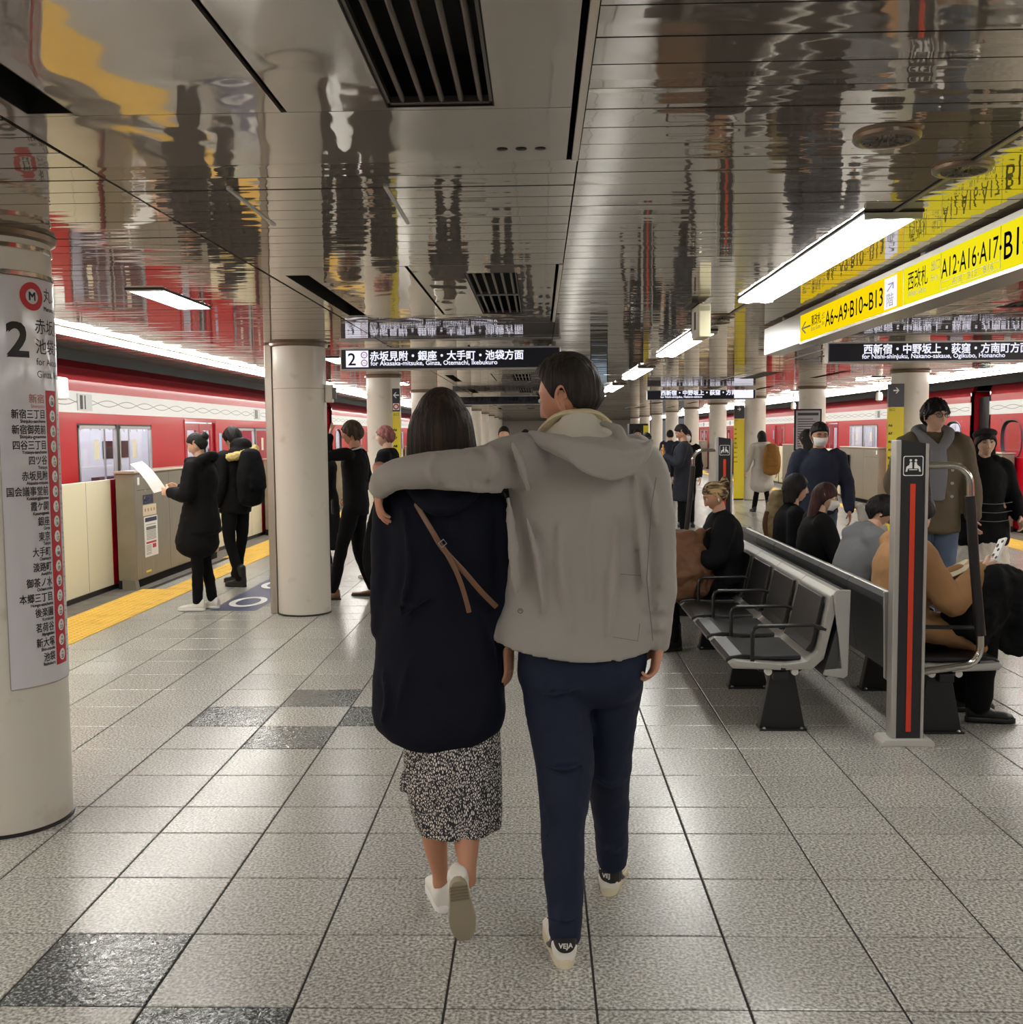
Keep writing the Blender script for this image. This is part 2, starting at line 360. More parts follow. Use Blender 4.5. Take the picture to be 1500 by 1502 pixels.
def vent_grille(x0, x1, y0, y1, label, group, split):
    t, X0, X1, Y0, Y1 = vent_long(x0, x1, y0, y1, label, group)
    mb = MB(); w = .012
    for a, b, c, d in ((X0, X1, Y0, Y0+w*2), (X0, X1, Y1-w*2, Y1), (X0, X0+w, Y0, Y1), (X1-w, X1, Y0, Y1)): mb.box(a, b, c, d, .004, .02)
    if split: mb.box(X0, X1, (Y0+Y1)/2-.06, (Y0+Y1)/2+.01, .004, .02)
    mb.build('vent_frame', M_bar, t)
    for i in range(5):
        cx = X0+(X1-X0)*(i+.9)/5.6; MB().tube([(cx, Y0+.01, .012), (cx, Y1-.01, .012)], .0075, 8).build('grille_bar', M_bar, t, smooth=1)
    return t
for k, (a, b) in enumerate(mods):
    if b < 0 or k > 9: 
        mb = MB()
        for x0, x1 in zones_mod: mb.box(x0, x1, a, b, CE, CE+.012)
        mb.build('ceiling_panel', M_panel, ceiling, fix=False); continue
    gw = ordw[max(k-1, 0)]
    for side in (0, 1):
        X = lambda x: x if side == 0 else 2.96-x
        def rect(x0, x1, y0, y1, hole=None):
            mb = MB()
            if side: x0, x1 = X(x1), X(x0)
            if hole and side: hole = (X(hole[1]), X(hole[0]), hole[2], hole[3])
            panel_rect(mb, x0, x1, y0, y1, hole); mb.build('ceiling_panel', M_panel, ceiling, fix=False)
        v0, v1 = a+.24, b-.52
        rect(-1.36, -.648, a, b-.53+.03, (-1.29, -1.17, v0, v1)); rect(-.632, .088, a, b-.5, (-.375, -.105, v0, v1))
        rect(-1.36, .088, b-.497, b-.002)
        mb = MB(); x0, x1 = sorted((X(.104), X(.122))); mb.box(x0, x1, a, b, CE-.004, CE+.012); mb.build('panel_edging', M_trim, ceiling, fix=False)
        mb = MB()
        for q in range(3):
            cx = X(-.10+q*.055); mb.lathe([(.011, -.001), (.011, .004), (.016, .004), (.016, 0)], 12, (cx, b-.13, CE-.002))
        mb.build('rivet_hole', M_dark, ceiling)
        sd = 'left' if side == 0 else 'right'
        x0, x1 = sorted((X(-1.29), X(-1.17))); vent_long(x0, x1, v0, v1, 'narrow black air slot, %s ceiling panels, %s' % (sd, gw), 'narrow ceiling air slots')
        x0, x1 = sorted((X(-.375), X(-.105))); vent_grille(x0, x1, v0, v1, 'black barred grille, %s ceiling panels, %s' % (sd, gw), 'barred ceiling grilles', k != 2)
# ceiling rail between the middle lamps and round downlights
bx('ceiling_rail', mat('rail_metal', (150, 140, 126), .35, .8), ceiling, 1.324, 1.342, -6, 64, CE-.006, CE+.02)
bx('rail_shadow_gap', M_black, ceiling, 1.318, 1.3245, -6, 64, CE-.001, CE+.02)
M_cone = mat('downlight_reflector', (92, 86, 80), 0.2, 1.0)
dl = [(.975, 2.97, 'round unlit downlight in the slats, nearest the camera'), (1.33, 3.33, 'round unlit downlight on the ceiling rail before the first long lamp')]
for k in range(1, 4): dl += [(1.30, 2.97+4.43*k, 'round unlit downlight on the rail beyond long lamp number %d, nearer of its pair' % k), (1.33, 3.33+4.43*k, 'round unlit downlight on the rail beyond long lamp number %d, farther of its pair' % k)]
for x, y, lb in dl:
    t = thing('downlight', lb.replace('number 1', 'one').replace('number 2', 'two').replace('number 3', 'three'), 'downlight', (x, y, CE), 0, 'round ceiling downlights')
    MB().lathe([(.092, 0), (.091, -.010), (.086, -.015), (.072, -.016), (.070, -.012)], 36, caps=False).build('trim_ring', mat('bronze_ring', (128, 114, 98), .3, .8), t, smooth=.6)
    MB().lathe([(.071, -.013), (.062, -.005), (.045, -.002), (.001, -.001)], 32, caps=False).build('reflector', M_cone, t, smooth=.6)
    mb = MB()
    for q in range(16): mb.box(-.001, .001, .034, .068, -.012, -.002, M=Matrix.Rotation(2*PI*q/16, 4, 'Z'))
    mb.build('baffle_ring', M_alu, t)
# middle row of twin-tube lamps
def twin_lamp(x0, x1, y0, y1, label, group, z=CE, fl=1.0):
    cx = (x0+x1)/2; t = thing('ceiling_lamp', label, 'lamp', (cx, y0, z), 0, group); w = (x1-x0)/2; L = y1-y0
    MB().prism([(-w-.006, 0), (-w-.006, -.006), (-w, -.008), (w, -.008), (w+.006, -.006), (w+.006, 0)], 'y', 0, L).build('lamp_housing', M_dark, t, fix=True)
    for s in (-1, 1):
        c = s*w*.5; MB().prism([(c+math.cos(a)*w*.47, -.008-math.sin(a)*.028*fl) for a in [PI*i/8 for i in range(9)]], 'y', .03, L-.03).build('lamp_diffuser', M_tube, t)
    for yy in (.012, L-.012): MB().box(-w, w, yy-.012, yy+.012, -.008-.022*fl, -.006).build('end_cap', M_silver, t)
    return t
lampw = ['behind the photographer', 'just above the photographer', 'nearest long lamp of the middle row', 'second long lamp of the middle row', 'third long lamp of the middle row', 'fourth long lamp of the middle row', 'fifth long lamp of the middle row', 'sixth long lamp of the middle row', 'seventh long lamp of the middle row', 'eighth long lamp of the middle row', 'ninth long lamp of the middle row', 'tenth long lamp of the middle row']
for k in range(-2, 10):
    y0 = 3.95+4.43*k; twin_lamp(1.225, 1.435, y0, y0+2.48, 'glowing white twin-tube ceiling lamp, '+lampw[k+2], 'long lamps of the middle row')
sideord = ['first', 'second', 'third', 'fourth', 'fifth', 'sixth', 'seventh', 'eighth', 'ninth']
for k in range(-1, 7):
    y0 = 5.7+5.05*k
    if k == -1: l1 = 'short white ceiling lamp behind the camera on the left'; l2 = 'short white ceiling lamp behind the camera on the right'
    else: l1 = 'short white ceiling lamp beside the left columns, %s from the camera' % sideord[k]; l2 = 'short white ceiling lamp beside the right columns, %s from the camera' % sideord[k]
    twin_lamp(-2.27, -2.07, y0, y0+.85, l1, 'short lamps beside the left columns', fl=.25); twin_lamp(5.03, 5.23, y0, y0+.85, l2, 'short lamps beside the right columns', fl=.25)
# continuous lamp lines over both platform edges
def edge_line(x, sd):
    t = thing('edge_lamp_line', 'continuous white lamp line under the ceiling along the %s platform edge' % sd, 'lamp', (x, 0, CE-.005))
    k = -1
    for i in range(-2, 21):
        y0 = i*3.0
        MB().box(-.045, .045, y0, y0+2.98, -.012, -.001).build('lamp_housing', M_silver, t, fix=False)
        MB().prism([(math.cos(a)*.066, -.012-math.sin(a)*.03) for a in [PI*j/8 for j in range(9)]], 'y', y0+.02, y0+2.96).build('lamp_diffuser', M_tubeE, t)
edge_line(-3.52, 'left'); edge_line(6.40, 'right')
# ceiling edge fascia, its drop added to keep lamp light off the train roofs
for x0, x1 in ((-4.34, -4.32), (7.28, 7.30)): bx('ceiling_fascia', M_black, ceiling, x0, x1, -6, 66, 2.325, 2.62)
# rectangular access covers with shiny edges in the slats on the left
for i, (x0, x1, y0, y1) in enumerate(((-1.02, -.50, 3.45, 4.05), (-4.0, -3.3, 5.0, 5.6))):
    t = thing('access_hatch', ['small ceiling hatch edge strips behind the nearest air slot', 'small ceiling hatch edge strips near the left lamp line'][i], 'hatch')
    for x in (x0, x1): MB().box(x-.006, x+.006, y0, y1, CE-.005, CE+.004).build('hatch_edge', M_alu, t)

# ------------------------------------------------------------------ tunnel shell
for nm, a in (('wall_left', (-9.2, -9.0)), ('wall_right', (11.8, 12.0))): 
    o = bx(nm, mat('tunnel_wall', (46, 42, 40), .9), None, a[0], a[1], -8, 68, -1.4, 4.2); o['kind'] = 'structure'
for i, a in enumerate(((-9.1, -4.3), (7.26, 11.9))):
    o = bx('ceiling_tunnel', M_black, None, a[0], a[1], -8, 68, 3.6, 3.8); o['kind'] = 'structure'
    o = bx('floor_trackbed', M_black, None, a[0], a[1], -8, 68, -1.4, -1.2); o['kind'] = 'structure'
o = bx('wall_far', mat('far_wall', (206, 200, 188), .5), None, -4.3, 7.3, 66, 66.2, -.2, 2.5); o['kind'] = 'structure'

# ------------------------------------------------------------------ columns
def column(x, y, label, cover=True, r=.25):
    t = thing('column', label, 'column', (x, y, 0), 0, 'round platform columns')
    MB().lathe([(r-.004, 0), (r, .02), (r, CE)], 48).build('shaft', M_col, t, smooth=.5)
    MB().lathe([(r+.006, 0), (r+.004, .012), (r-.002, .014)], 48).build('floor_seal', M_plastic, t, smooth=.5)
    MB().lathe([(r+.003, CE-.030), (r+.020, CE-.022), (r+.024, CE-.001), (r, CE-.001)], 48).build('ceiling_collar', mat('collar_bronze', (112, 98, 82), .3, .7), t, smooth=.5)
    return t
colL = []
names = ['beside the camera on the left, carrying the line map', 'behind the passenger in white sneakers', 'behind the two dark-clothed passengers, with the arrow board', 'fourth of the left row', 'fifth of the left row', 'sixth of the left row', 'seventh of the left row', 'eighth of the left row', 'ninth of the left row', 'tenth of the left row', 'eleventh of the left row']
cols = [(-2.25, 4.2), (-2.14, 9.25)] + [(-2.15, 14.35+5.05*k) for k in range(9)]
for (x, y), nm in zip(cols, names): colL.append(column(x, y, 'cream enamelled round column ' + nm, r=.25 if y < 5 else .235))
namesR = ['right of the frame, level with the track sign', 'behind the standing man in glasses', 'behind the masked man in the navy sweater', 'behind the woman with the mustard backpack', 'fifth of the right row', 'sixth of the right row', 'seventh of the right row', 'eighth of the right row', 'ninth of the right row', 'tenth of the right row']
colR = [column(5.12, 9.35+5.1*k, 'cream enamelled round column ' + namesR[k], r=.245) for k in range(10)]
column(5.12, 4.25, 'cream enamelled round column right of the camera, outside the frame')
# joint line, conduit, steel bands on individual columns
t = colL[1]
MB().lathe([(.2365, 2.02), (.2365, 2.023), (.232, 2.023)], 48).build('joint_line', M_grey, t)
MB().box(-.30, -.235, -.06, .02, .0, 2.41).build('cable_duct', M_steel, t, bevel=.006)
MB().box(.235, .30, -.05, .03, 1.90, 2.06).build('junction_box', M_col, t, bevel=.006)
MB().box(.30, .33, -.04, .01, 1.93, 2.03).build('junction_box', M_grey, t, bevel=.004)
t = colL[0]
for z in (2.24, 2.345): MB().lathe([(.251, z), (.256, z+.003), (.256, z+.02), (.251, z+.023)], 64, caps=False).build('steel_band', mat('chrome_band', (215, 210, 200), .12, 1.0), t, smooth=.5)
# --- curved line map on the nearest column
CXY = Vector((-2.25, 4.2)); RS = .2545
def cyl(phi, z, r=RS): a = math.radians(phi); return (r*math.cos(a), r*math.sin(a), z)
def cyl_patch(mb, p0, p1, z0, z1, r, mi=0, n=None):
    n = n or max(2, int(abs(p1-p0)/4)); vs = []; fs = []
    for i in range(n+1):
        a = p0+(p1-p0)*i/n; vs += [cyl(a, z0, r), cyl(a, z1, r), cyl(a, z0, r-.002), cyl(a, z1, r-.002)]
    for i in range(n):
        k = 4*i; fs += [(k, k+4, k+5, k+1), (k+1, k+5, k+7, k+3), (k, k+2, k+6, k+4)]
    fs += [(0, 1, 3, 2), (4*n, 4*n+2, 4*n+3, 4*n+1)]
    return mb.add(vs, fs, mi)
deg = math.degrees(1/RS)
def on_col(phi0, z0):
    def colfn(x, y): return cyl(phi0 + x*deg, z0+y, RS+.0012)
    return colfn
lm = thing('line_map', 'tall white curved line map board wrapped round the nearest left column', 'sign', (CXY.x, CXY.y, 0))
mb = MB(); cyl_patch(mb, -56, 75, .60, 2.235, RS); mb.build('map_board', M_label, lm, smooth=.5)
mb = MB(); cyl_patch(mb, -56.6, -56, .60, 2.235, RS+.001, n=2); cyl_patch(mb, -56, 75, .597, .601, RS+.001); mb.build('board_edge', M_steel, lm)
mb = MB()   # ring emblem
def ring_on_col(mb, ph, z, ro, ri, n=36, r=RS+.0012):
    vs = []; fs = []
    for i in range(n):
        a = 2*PI*i/n; vs += [cyl(ph+math.cos(a)*ro*deg, z+math.sin(a)*ro, r), cyl(ph+math.cos(a)*ri*deg, z+math.sin(a)*ri, r)]
    for i in range(n): j = (i+1) % n; fs.append((2*i, 2*j, 2*j+1, 2*i+1))
    return mb.add(vs, fs)
ring_on_col(mb, -21.5, 2.165, .056, .030); mb.build('line_emblem', M_redprint, lm)
mb = MB(); letters(mb, 'M', .046, on_col(-21.5, 2.150), bold=.03, align='CENTER')
letters(mb, '丸ノ内線', .062, on_col(-8, 2.155), bold=.005); letters(mb, 'Marunouchi Line', .026, on_col(-8, 2.115), bold=.01)
letters(mb, '2', .19, on_col(-48, 1.925), bold=.022)
letters(mb, '赤坂見附・銀座', .066, on_col(-20.5, 2.025), bold=.004); letters(mb, '池袋方面', .066, on_col(-20.5, 1.945), bold=.004)
letters(mb, 'for Akasaka-mitsuke,', .040, on_col(-20, 1.895)); letters(mb, 'Ginza, Ikebukuro', .040, on_col(-20, 1.845))
sts = [('新宿三丁目', 'Shinjuku-sanchome'), ('新宿御苑前', 'Shinjuku-gyoemmae'), ('四谷三丁目', 'Yotsuya-sanchome'), ('四ツ谷', 'Yotsuya'), ('赤坂見附', 'Akasaka-mitsuke'), ('国会議事堂前', 'Kokkai-gijidomae'), ('霞ケ関', 'Kasumigaseki'), ('銀座', 'Ginza'), ('東京', 'Tokyo'), ('大手町', 'Otemachi'), ('淡路町', 'Awajicho'), ('御茶ノ水', 'Ochanomizu'), ('本郷三丁目', 'Hongo-sanchome'), ('後楽園', 'Korakuen'), ('茗荷谷', 'Myogadani'), ('新大塚', 'Shin-otsuka'), ('池袋', 'Ikebukuro')]
Z0 = 1.745; DZ = .0617
for i, (a, b) in enumerate(sts):
    z = Z0-(i+1)*DZ; letters(mb, a, .040, on_col(-12, z), bold=.012, align='RIGHT', sx=.76); letters(mb, b, .019, on_col(-12, z-.020), bold=.02, align='RIGHT', sx=.8)
    letters(mb, b[:6], .013, on_col(10, z+.012)); letters(mb, 'Line', .013, on_col(10, z-.006))
mb.build('lettering', M_print, lm, fix=False)
mb = MB(); letters(mb, '新宿', .040, on_col(-12, Z0), bold=.004, align='RIGHT'); letters(mb, 'Shinjuku', .021, on_col(-12, Z0-.022), align='RIGHT'); mb.build('red_lettering', mat('pale_red_print', (214, 120, 110), .5), lm, fix=False)
mb = MB(); cyl_patch(mb, -10, 8, Z0-17*DZ-.03, Z0+.05, RS+.0012); mb.build('line_strip', M_redprint, lm)
mb = MB()
for i in range(18):
    nb = MB(); z = Z0-i*DZ+.008; n = 20
    vs = [cyl(-1+math.cos(2*PI*q/n)*.022*deg, z+math.sin(2*PI*q/n)*.024, RS+.0024) for q in range(n)]; mb.add(vs, [tuple(range(n))])
    letters(nb, 'M', .014, lambda x, y, z=z: cyl(-1+x*deg, z+.004+y, RS+.0034), align='CENTER', bold=.02); letters(nb, '%02d' % (8+i), .022, lambda x, y, z=z: cyl(-1+x*deg, z-.016+y, RS+.0034), align='CENTER', bold=.02)
    nb.build('station_number', M_print, lm, fix=False)
mb.build('station_spots', M_sheet, lm)['kind'] = 'stuff'
# ------------------------------------------------------------------ platform screen gates
M_navyst = mat('sticker_navy', (30, 30, 66), .5); M_beigest = mat('sticker_beige', (216, 200, 170), .5)
gord = ['behind the camera', 'nearest the camera', 'second from the camera', 'third from the camera', 'fourth from the camera', 'fifth from the camera', 'sixth from the camera', 'seventh from the camera', 'eighth from the camera']
def gate_box(side, y0, L, label, detail=0):
    s = 1 if side == 'left' else -1; x = -4.25 if s == 1 else 7.22
    t = thing('gate_housing', label, 'platform gate', (x, y0, 0), 0, 'stainless gate housings on the %s edge' % side)
    def B(nm, m, a, b, c, d, e, f, bevel=0):
        x0, x1 = sorted((-a*s, -b*s)); return MB().box(x0, x1, c, d, e, f).build(nm, m, t, bevel=bevel)
    B('cabinet', M_gate, .0, .20, 0, L, .09, 1.225, .012)
    B('top_cover', M_gatetop, -.015, .215, -.015, L+.015, 1.225, 1.25, .008)
    mb = MB(); mb.prism([(0, .0), (L, .0), (L, .09), (0, .09)], 'x', *sorted((-.03*s, -.2*s))); mb.build('plinth', M_black, t)
    mb = MB(); mb.prism([(-.14*s, 0), (0.012*s, 0), (-.005*s, .10), (-.14*s, .12)], 'y', -.05, .04); mb.build('foot_plate', M_gate, t)
    for yy in (L*.36, L*.7): B('panel_seam', M_dark, -.0006, .002, yy, yy+.004, .10, 1.21)
    B('hatch_seam', M_dark, -.0008, .002, .08, L*.36-.05, 1.04, 1.044)
    for yy, zz in ((.24, 1.17), (.42, 1.17), (.30, 1.03)): MB().disc((-(-.004)*s, yy, zz), .011, 'x', .008, 12).build('lock', M_alu, t)
    B('key_switch', M_sheet, -.006, .002, .09, .14, 1.10, 1.18, .003)
    B('side_lamp', mat('marker_yellow', (236, 214, 60), .4), -.003, .002, .26, .40, .145, .165)
    if detail:
        B('notice', M_navyst, -.003, .001, .23, .52, .885, .985); B('notice', M_beigest, -.003, .001, .22, .60, .76, .875)
        B('notice', M_sheet, -.003, .001, .24, .62, .31, .745)
        xx = .0036*s
        mb = MB(); letters(mb, '4', .09, lambda a, b: (xx, .25+a, .905+b), bold=.02); letters(mb, 'ドア', .055, lambda a, b: (xx, .33+a, .915+b), bold=.01); mb.build('lettering', M_sheet, t, fix=False)
        mb = MB()
        for i in range(4): mb.disc((xx, .28+.085*i, .82), .02, 'x', .001, 12)
        mb.build('pictogram', mat('pale_brown_print', (170, 140, 110), .5), t)
        mb = MB(); mb.box(xx-.0005, xx+.0005, .265, .60, .69, .735); mb.build('notice_header', M_navyst, t)
        mb = MB()
        for zz in (.655, .585, .570, .555, .54, .525, .51, .495): mb.box(xx-.0005, xx+.0005, .29, .57, zz, zz+.006)
        mb.box(xx-.0005, xx+.0005, .29, .57, .60, .635); mb.build('printed_lines', M_grey, t)
        mb = MB(); mb.box(xx-.0005, xx+.0005, .28, .57, .452, .472); mb.box(xx-.0005, xx+.0005, .46, .56, .395, .44); mb.build('red_notice_print', M_redprint, t)
        mb = MB()
        for zz in (.43, .415, .40, .385, .37, .35, .335): mb.box(xx-.0005, xx+.0005, .275, .42, zz, zz+.005)
        mb.build('printed_lines', M_grey, t)
    return t
def gate_leaf(side, y0, y1, red0, red1, label):
    s = 1 if side == 'left' else -1; x = -4.53 if s == 1 else 7.50
    t = thing('gate_door', label, 'platform gate', (x, y0, 0), 0, 'sliding gate doors on the %s edge' % side); L = y1-y0
    def B(nm, m, a, b, c, d, e, f, bevel=0): return MB().box(-a*1.0, b*1.0, c, d, e, f).build(nm, m, t, bevel=bevel)
    if red0 > y0: B('cream_panel', M_cream, .02, .02, 0, red0-y0, .05, 1.165, .006)
    if red1 < y1: B('cream_panel', M_cream, .02, .02, red1-y0, L, .05, 1.165, .006)
    B('red_panel', M_redgate, .02, .02, red0-y0, red1-y0, .05, 1.165, .004)
    B('rubber_edge', M_plastic, .022, .022, (-.02 if red0 > y0+.1 else L), (0 if red0 > y0+.1 else L+.02), .05, 1.165)
    B('panel_seam', M_grey, .0206, .0206, L*.45, L*.45+.006, .06, 1.16); B('bottom_rail', M_plastic, .03, .03, 0, L, 0, .05)
for side, ys in (('left', 10.7), ('right', 16.3)):
    for k in range(-2, 9):
        y0 = ys + 5.87*k; L = 2.8
        if y0 < -6 or y0 > 62: continue
        n = k+2 if side == 'left' else k+2
        w = {0: 'behind the photographer', 1: 'off the %s of the frame' % side, 2: 'nearest in view', 3: 'second in view', 4: 'third in view', 5: 'fourth in view', 6: 'fifth in view', 7: 'sixth in view', 8: 'seventh in view', 9: 'eighth in view'}.get(n, 'farthest away')
        gate_box(side, y0, L, 'stainless gate housing, %s platform edge, %s' % (side, w), detail=(side == 'left' and k == 0))
        gate_leaf(side, y0-1.45, y0+.5, y0+.03 if side == 'left' else y0-.42, y0+.5, 'sliding gate door, camera side of the %s housing %s' % (side, w))
        gate_leaf(side, y0+L-.3, y0+L+1.55, y0+L-.3, y0+L+.45, 'sliding gate door, far side of the %s housing %s' % (side, w))
# yellow safety poster on the right gate
t = thing('safety_poster', 'small yellow and white notice on the right gate beside the masked man', 'notice', (7.195, 24.15, 0))
MB().box(0, .012, 0, .55, .55, 1.06).build('backing_plate', M_gate, t); MB().box(.0, .01, 0, .55, .66, 1.06).build('yellow_sheet', M_yel2, t); MB().box(.0, .01, 0, .55, .55, .66).build('white_sheet', M_sheet, t)
mb = MB(); mb.disc((-.002, .28, .90), .09, 'x', .002, 16); mb.box(-.003, -.001, .2, .4, .70, .84); mb.build('pictogram', M_print, t)


# ------------------------------------------------------------------ trains
M_roof = mat('train_roof', (60, 10, 16), .5); M_tin = mat('train_interior_wall', (190, 192, 196), .5); M_seat = mat('train_seat', (70, 30, 36), .8)
M_tlight = emis('carriage_lamp', (250, 250, 255), 34.0); M_tfloor = mat('train_floor', (120, 122, 126), .6); M_rubber = mat('window_rubber', (24, 24, 26), .5)
M_doorred = mat('door_red', (168, 10, 28), .25, coat=.5)
def car(side, ya, yb, doors, wins, label, rounds=(), far=False):
    s = 1 if side == 'left' else -1; X = -4.95 if s == 1 else 7.92
    t = thing('train_car', label, 'train', (X, ya, 0), 0)
    L = yb-ya
    def S(a, b): return sorted((a*s, b*s))
    def B(mb, a, b, c, d, e, f): x0, x1 = S(a, b); return mb.box(x0, x1, c, d, e, f)
    ops = sorted([(d-.68-ya, d+.68-ya, -1.0, 1.82) for d in doors] + [(w[0]-ya, w[1]-ya, .98, 1.76) for w in wins] + [(r-.40-ya, r+.40-ya, 1.10, 1.78) for r in rounds])
    mb = MB(); y = .03
    for a, b, c, d in ops:
        if a > y: B(mb, -.05, 0, y, a, -1.0, 2.22)
        B(mb, -.05, 0, a, b, d, 2.22)
        if c > -.9: B(mb, -.05, 0, a, b, -1.0, c)
        y = b
    B(mb, -.05, 0, y, L-.03, -1.0, 2.22)
    mb.prism([(0, 2.22), (-.03*s, 2.36), (-.14*s, 2.52), (-.42*s, 2.66), (-.42*s, 2.62), (-.17*s, 2.48), (-.08*s, 2.33), (-.05*s, 2.22)], 'y', .03, L-.03)
    mb.build('body_side', M_red, t)
    mb = MB(); mb.prism([(-.42*s, 2.66), (-1.3*s, 2.74), (-2.2*s, 2.66), (-2.6*s, 2.2), (-2.6*s, -1.0), (-2.55*s, -1.0), (-2.55*s, 2.2), (-2.15*s, 2.6), (-1.3*s, 2.68), (-.42*s, 2.60)], 'y', .03, L-.03); mb.build('roof', M_roof, t)
    mb = MB()
    for y0 in (.03, L-.08): B(mb, -2.58, -.0, y0, y0+.05, -1.0, 2.3)
    mb.build('end_wall', M_doorred, t)['kind'] = 'stuff'
    # white band and its twisted double line
    mb = MB(); B(mb, -.001, .004, .03, L-.03, 1.875, 2.105); mb.build('white_band', M_white, t)
    mb = MB(); n = int(L/.06)
    for ph in (0, PI):
        rs = []
        for i in range(n+1):
            yy = .1+(L-.2)*i/n; z = 1.99+.035*math.sin(yy*2*PI/1.12+ph)
            rs.append(((.0055*s, yy, z-.004), (.0055*s, yy, z+.004)))
        vs = [p for r in rs for p in r]; mb.add(vs, [(2*i, 2*i+1, 2*i+3, 2*i+2) for i in range(n)])
    mb.build('wave_line', M_wline, t, fix=False)
    for yy in (L*.28, L*.66):
        mb = MB(); B(mb, .004, .012, yy, yy+.36, 1.90, 2.08); mb.build('side_display', mat('display_frame', (206, 206, 204), .3), t)
        if True:
            mb = MB(); B(mb, .012, .016, yy+.06, yy+.12, 1.915, 2.065); B(mb, .012, .016, yy+.17, yy+.19, 1.915, 2.065); mb.build('display_marks', M_print, t)
    # windows
    for w0, w1 in wins:
        a, b = w0-ya, w1-ya; m = (a+b)/2
        for p, q in ((a+.02, m-.04), (m+.04, b-.02)):
            fr = MB(); x0, x1 = S(-.03, .006)
            for u in ((p, p+.035, 1.0, 1.74), (q-.035, q, 1.0, 1.74), (p, q, 1.0, 1.035), (p, q, 1.705, 1.74)): fr.box(x0, x1, *u)
            f = fr.build('window_frame', M_alu, t)
            g = MB(); B(g, -.016, -.012, p+.03, q-.03, 1.03, 1.71); g.build('pane', M_glass, f)
            st = MB(); B(st, -.0115, -.0105, p+(q-p)*.42, p+(q-p)*.42+.13, 1.36, 1.58); st.build('window_sticker', M_cream, f)
        mb = MB(); B(mb, -.04, .003, m-.04, m+.04, .98, 1.76); B(mb, -.045, -.002, a-.01, a+.02, .98, 1.76); B(mb, -.045, -.002, b-.02, b+.01, .98, 1.76); B(mb, -.045, -.002, a, b, 1.74, 1.765); mb.build('window_pillar', M_rubber, t)
    for d in doors:
        for sg in (-1, 1):
            c = d-ya+sg*.335; lf = MB(); x0, x1 = S(-.05, -.02)
            lf.box(x0, x1, c-.325, c-.19, -.1, 1.80); lf.box(x0, x1, c+.19, c+.325, -.1, 1.80); lf.box(x0, x1, c-.19, c+.19, -.1, 1.02); lf.box(x0, x1, c-.19, c+.19, 1.70, 1.80)
            f = lf.build('train_door', M_doorred, t); g = MB(); B(g, -.04, -.036, c-.19, c+.19, 1.02, 1.70); g.build('pane', M_glass, f)
        mb = MB(); x0, x1 = S(-.03, .008); mb.box(x0, x1, d-ya-.70, d-ya-.67, -.1, 1.84); mb.box(x0, x1, d-ya+.67, d-ya+.70, -.1, 1.84); mb.box(x0, x1, d-ya-.70, d-ya+.70, 1.82, 1.85); mb.build('door_surround', M_doorred, t)
        mb = MB(); B(mb, 0, .004, d-ya+.86, d-ya+.98, 1.36, 1.66); mb.build('door_sticker', mat('sticker_blue', (150, 186, 214), .5), t)
    for r in rounds:
        c = r-ya; x0, x1 = S(-.04, .012); mb = MB(); N = 36
        def ov(sc): return [(c+math.copysign(abs(math.cos(2*PI*i/N))**.72, math.cos(2*PI*i/N))*.40*sc, 1.44+math.copysign(abs(math.sin(2*PI*i/N))**.72, math.sin(2*PI*i/N))*.34*sc) for i in range(N)]
        o_, i_ = ov(1.0), ov(.86)
        # red infill plate between the square opening and the oval frame
        sq = [(c+max(-1, min(1, math.cos(2*PI*i/N)*1.42))*.405, 1.44+max(-1, min(1, math.sin(2*PI*i/N)*1.42))*.345) for i in range(N)]
        mb.rings([[(x1-.012*s if 0 else -.001*s, p[0], p[1]) for p in sq], [(-.001*s, p[0], p[1]) for p in o_]], caps=False); mb.build('infill_plate', M_red, t, fix=False)
        mb = MB(); mb.rings([[(.008*s, *p) for p in o_], [(.012*s, *p) for p in ov(.95)], [(-.03*s, *p) for p in i_]], caps=False); f = mb.build('window_frame', M_rubber, t, fix=False)
        mb = MB(); mb.prism(i_, 'x', *S(-.03, -.026)); mb.build('pane', M_glass, f)
    # interior
    mb = MB(); B(mb, -2.5, -.05, .1, L-.1, -.06, 0); mb.build('floor_panel', M_tfloor, t)
    mb = MB(); B(mb, -2.5, -2.45, .1, L-.1, 0, 2.3); B(mb, -2.5, -.05, .1, L-.1, 2.28, 2.32); mb.build('inner_lining', M_tin, t)
    mb = MB()
    for xx in (-.7, -1.9): B(mb, xx-.06, xx+.06, .3, L-.3, 2.255, 2.28)
    mb.build('carriage_lamp', M_tlight, t)
    mb = MB()
    for w0, w1 in wins: B(mb, -2.44, -1.95, w0-ya, w1-ya, .2, .46); B(mb, -2.44, -2.3, w0-ya, w1-ya, .46, .95); B(mb, -.5, -.06, w0-ya, w1-ya, .2, .46); B(mb, -.16, -.06, w0-ya, w1-ya, .46, .93)
    mb.build('bench_seat', M_seat, t)
    mb = MB()
    for w0, w1 in wins: B(mb, -2.445, -2.44, w0-ya+.5, w1-ya-.5, 1.25, 1.55)
    mb.build('far_window', mat('dark_window', (26, 28, 32), .1), t)
    mb = MB()
    for w0, w1 in wins:
        for yy in (w0-ya+.15, (w0+w1)/2-ya, w1-ya-.15):
            for xx in (-.55, -1.85): mb.tube([(xx*s, yy, .4), (xx*s, yy, 1.8), ((xx+(-.2 if xx < -1 else .2))*s, yy, 2.25)], .014, 6)
        for i in range(8):
            yy = w0-ya+.1+i*(w1-w0-.2)/7
            for xx in (-.5, -1.9): mb.tube([(xx*s, yy, 2.0), (xx*s, yy, 1.78)], .006, 4); mb.tube([((xx)*s, yy+.035*math.sin(q), 1.74+.04*math.cos(q)) for q in [i2*PI/4 for i2 in range(9)]], .006, 4)
    mb.build('grab_rails', M_alu, t)
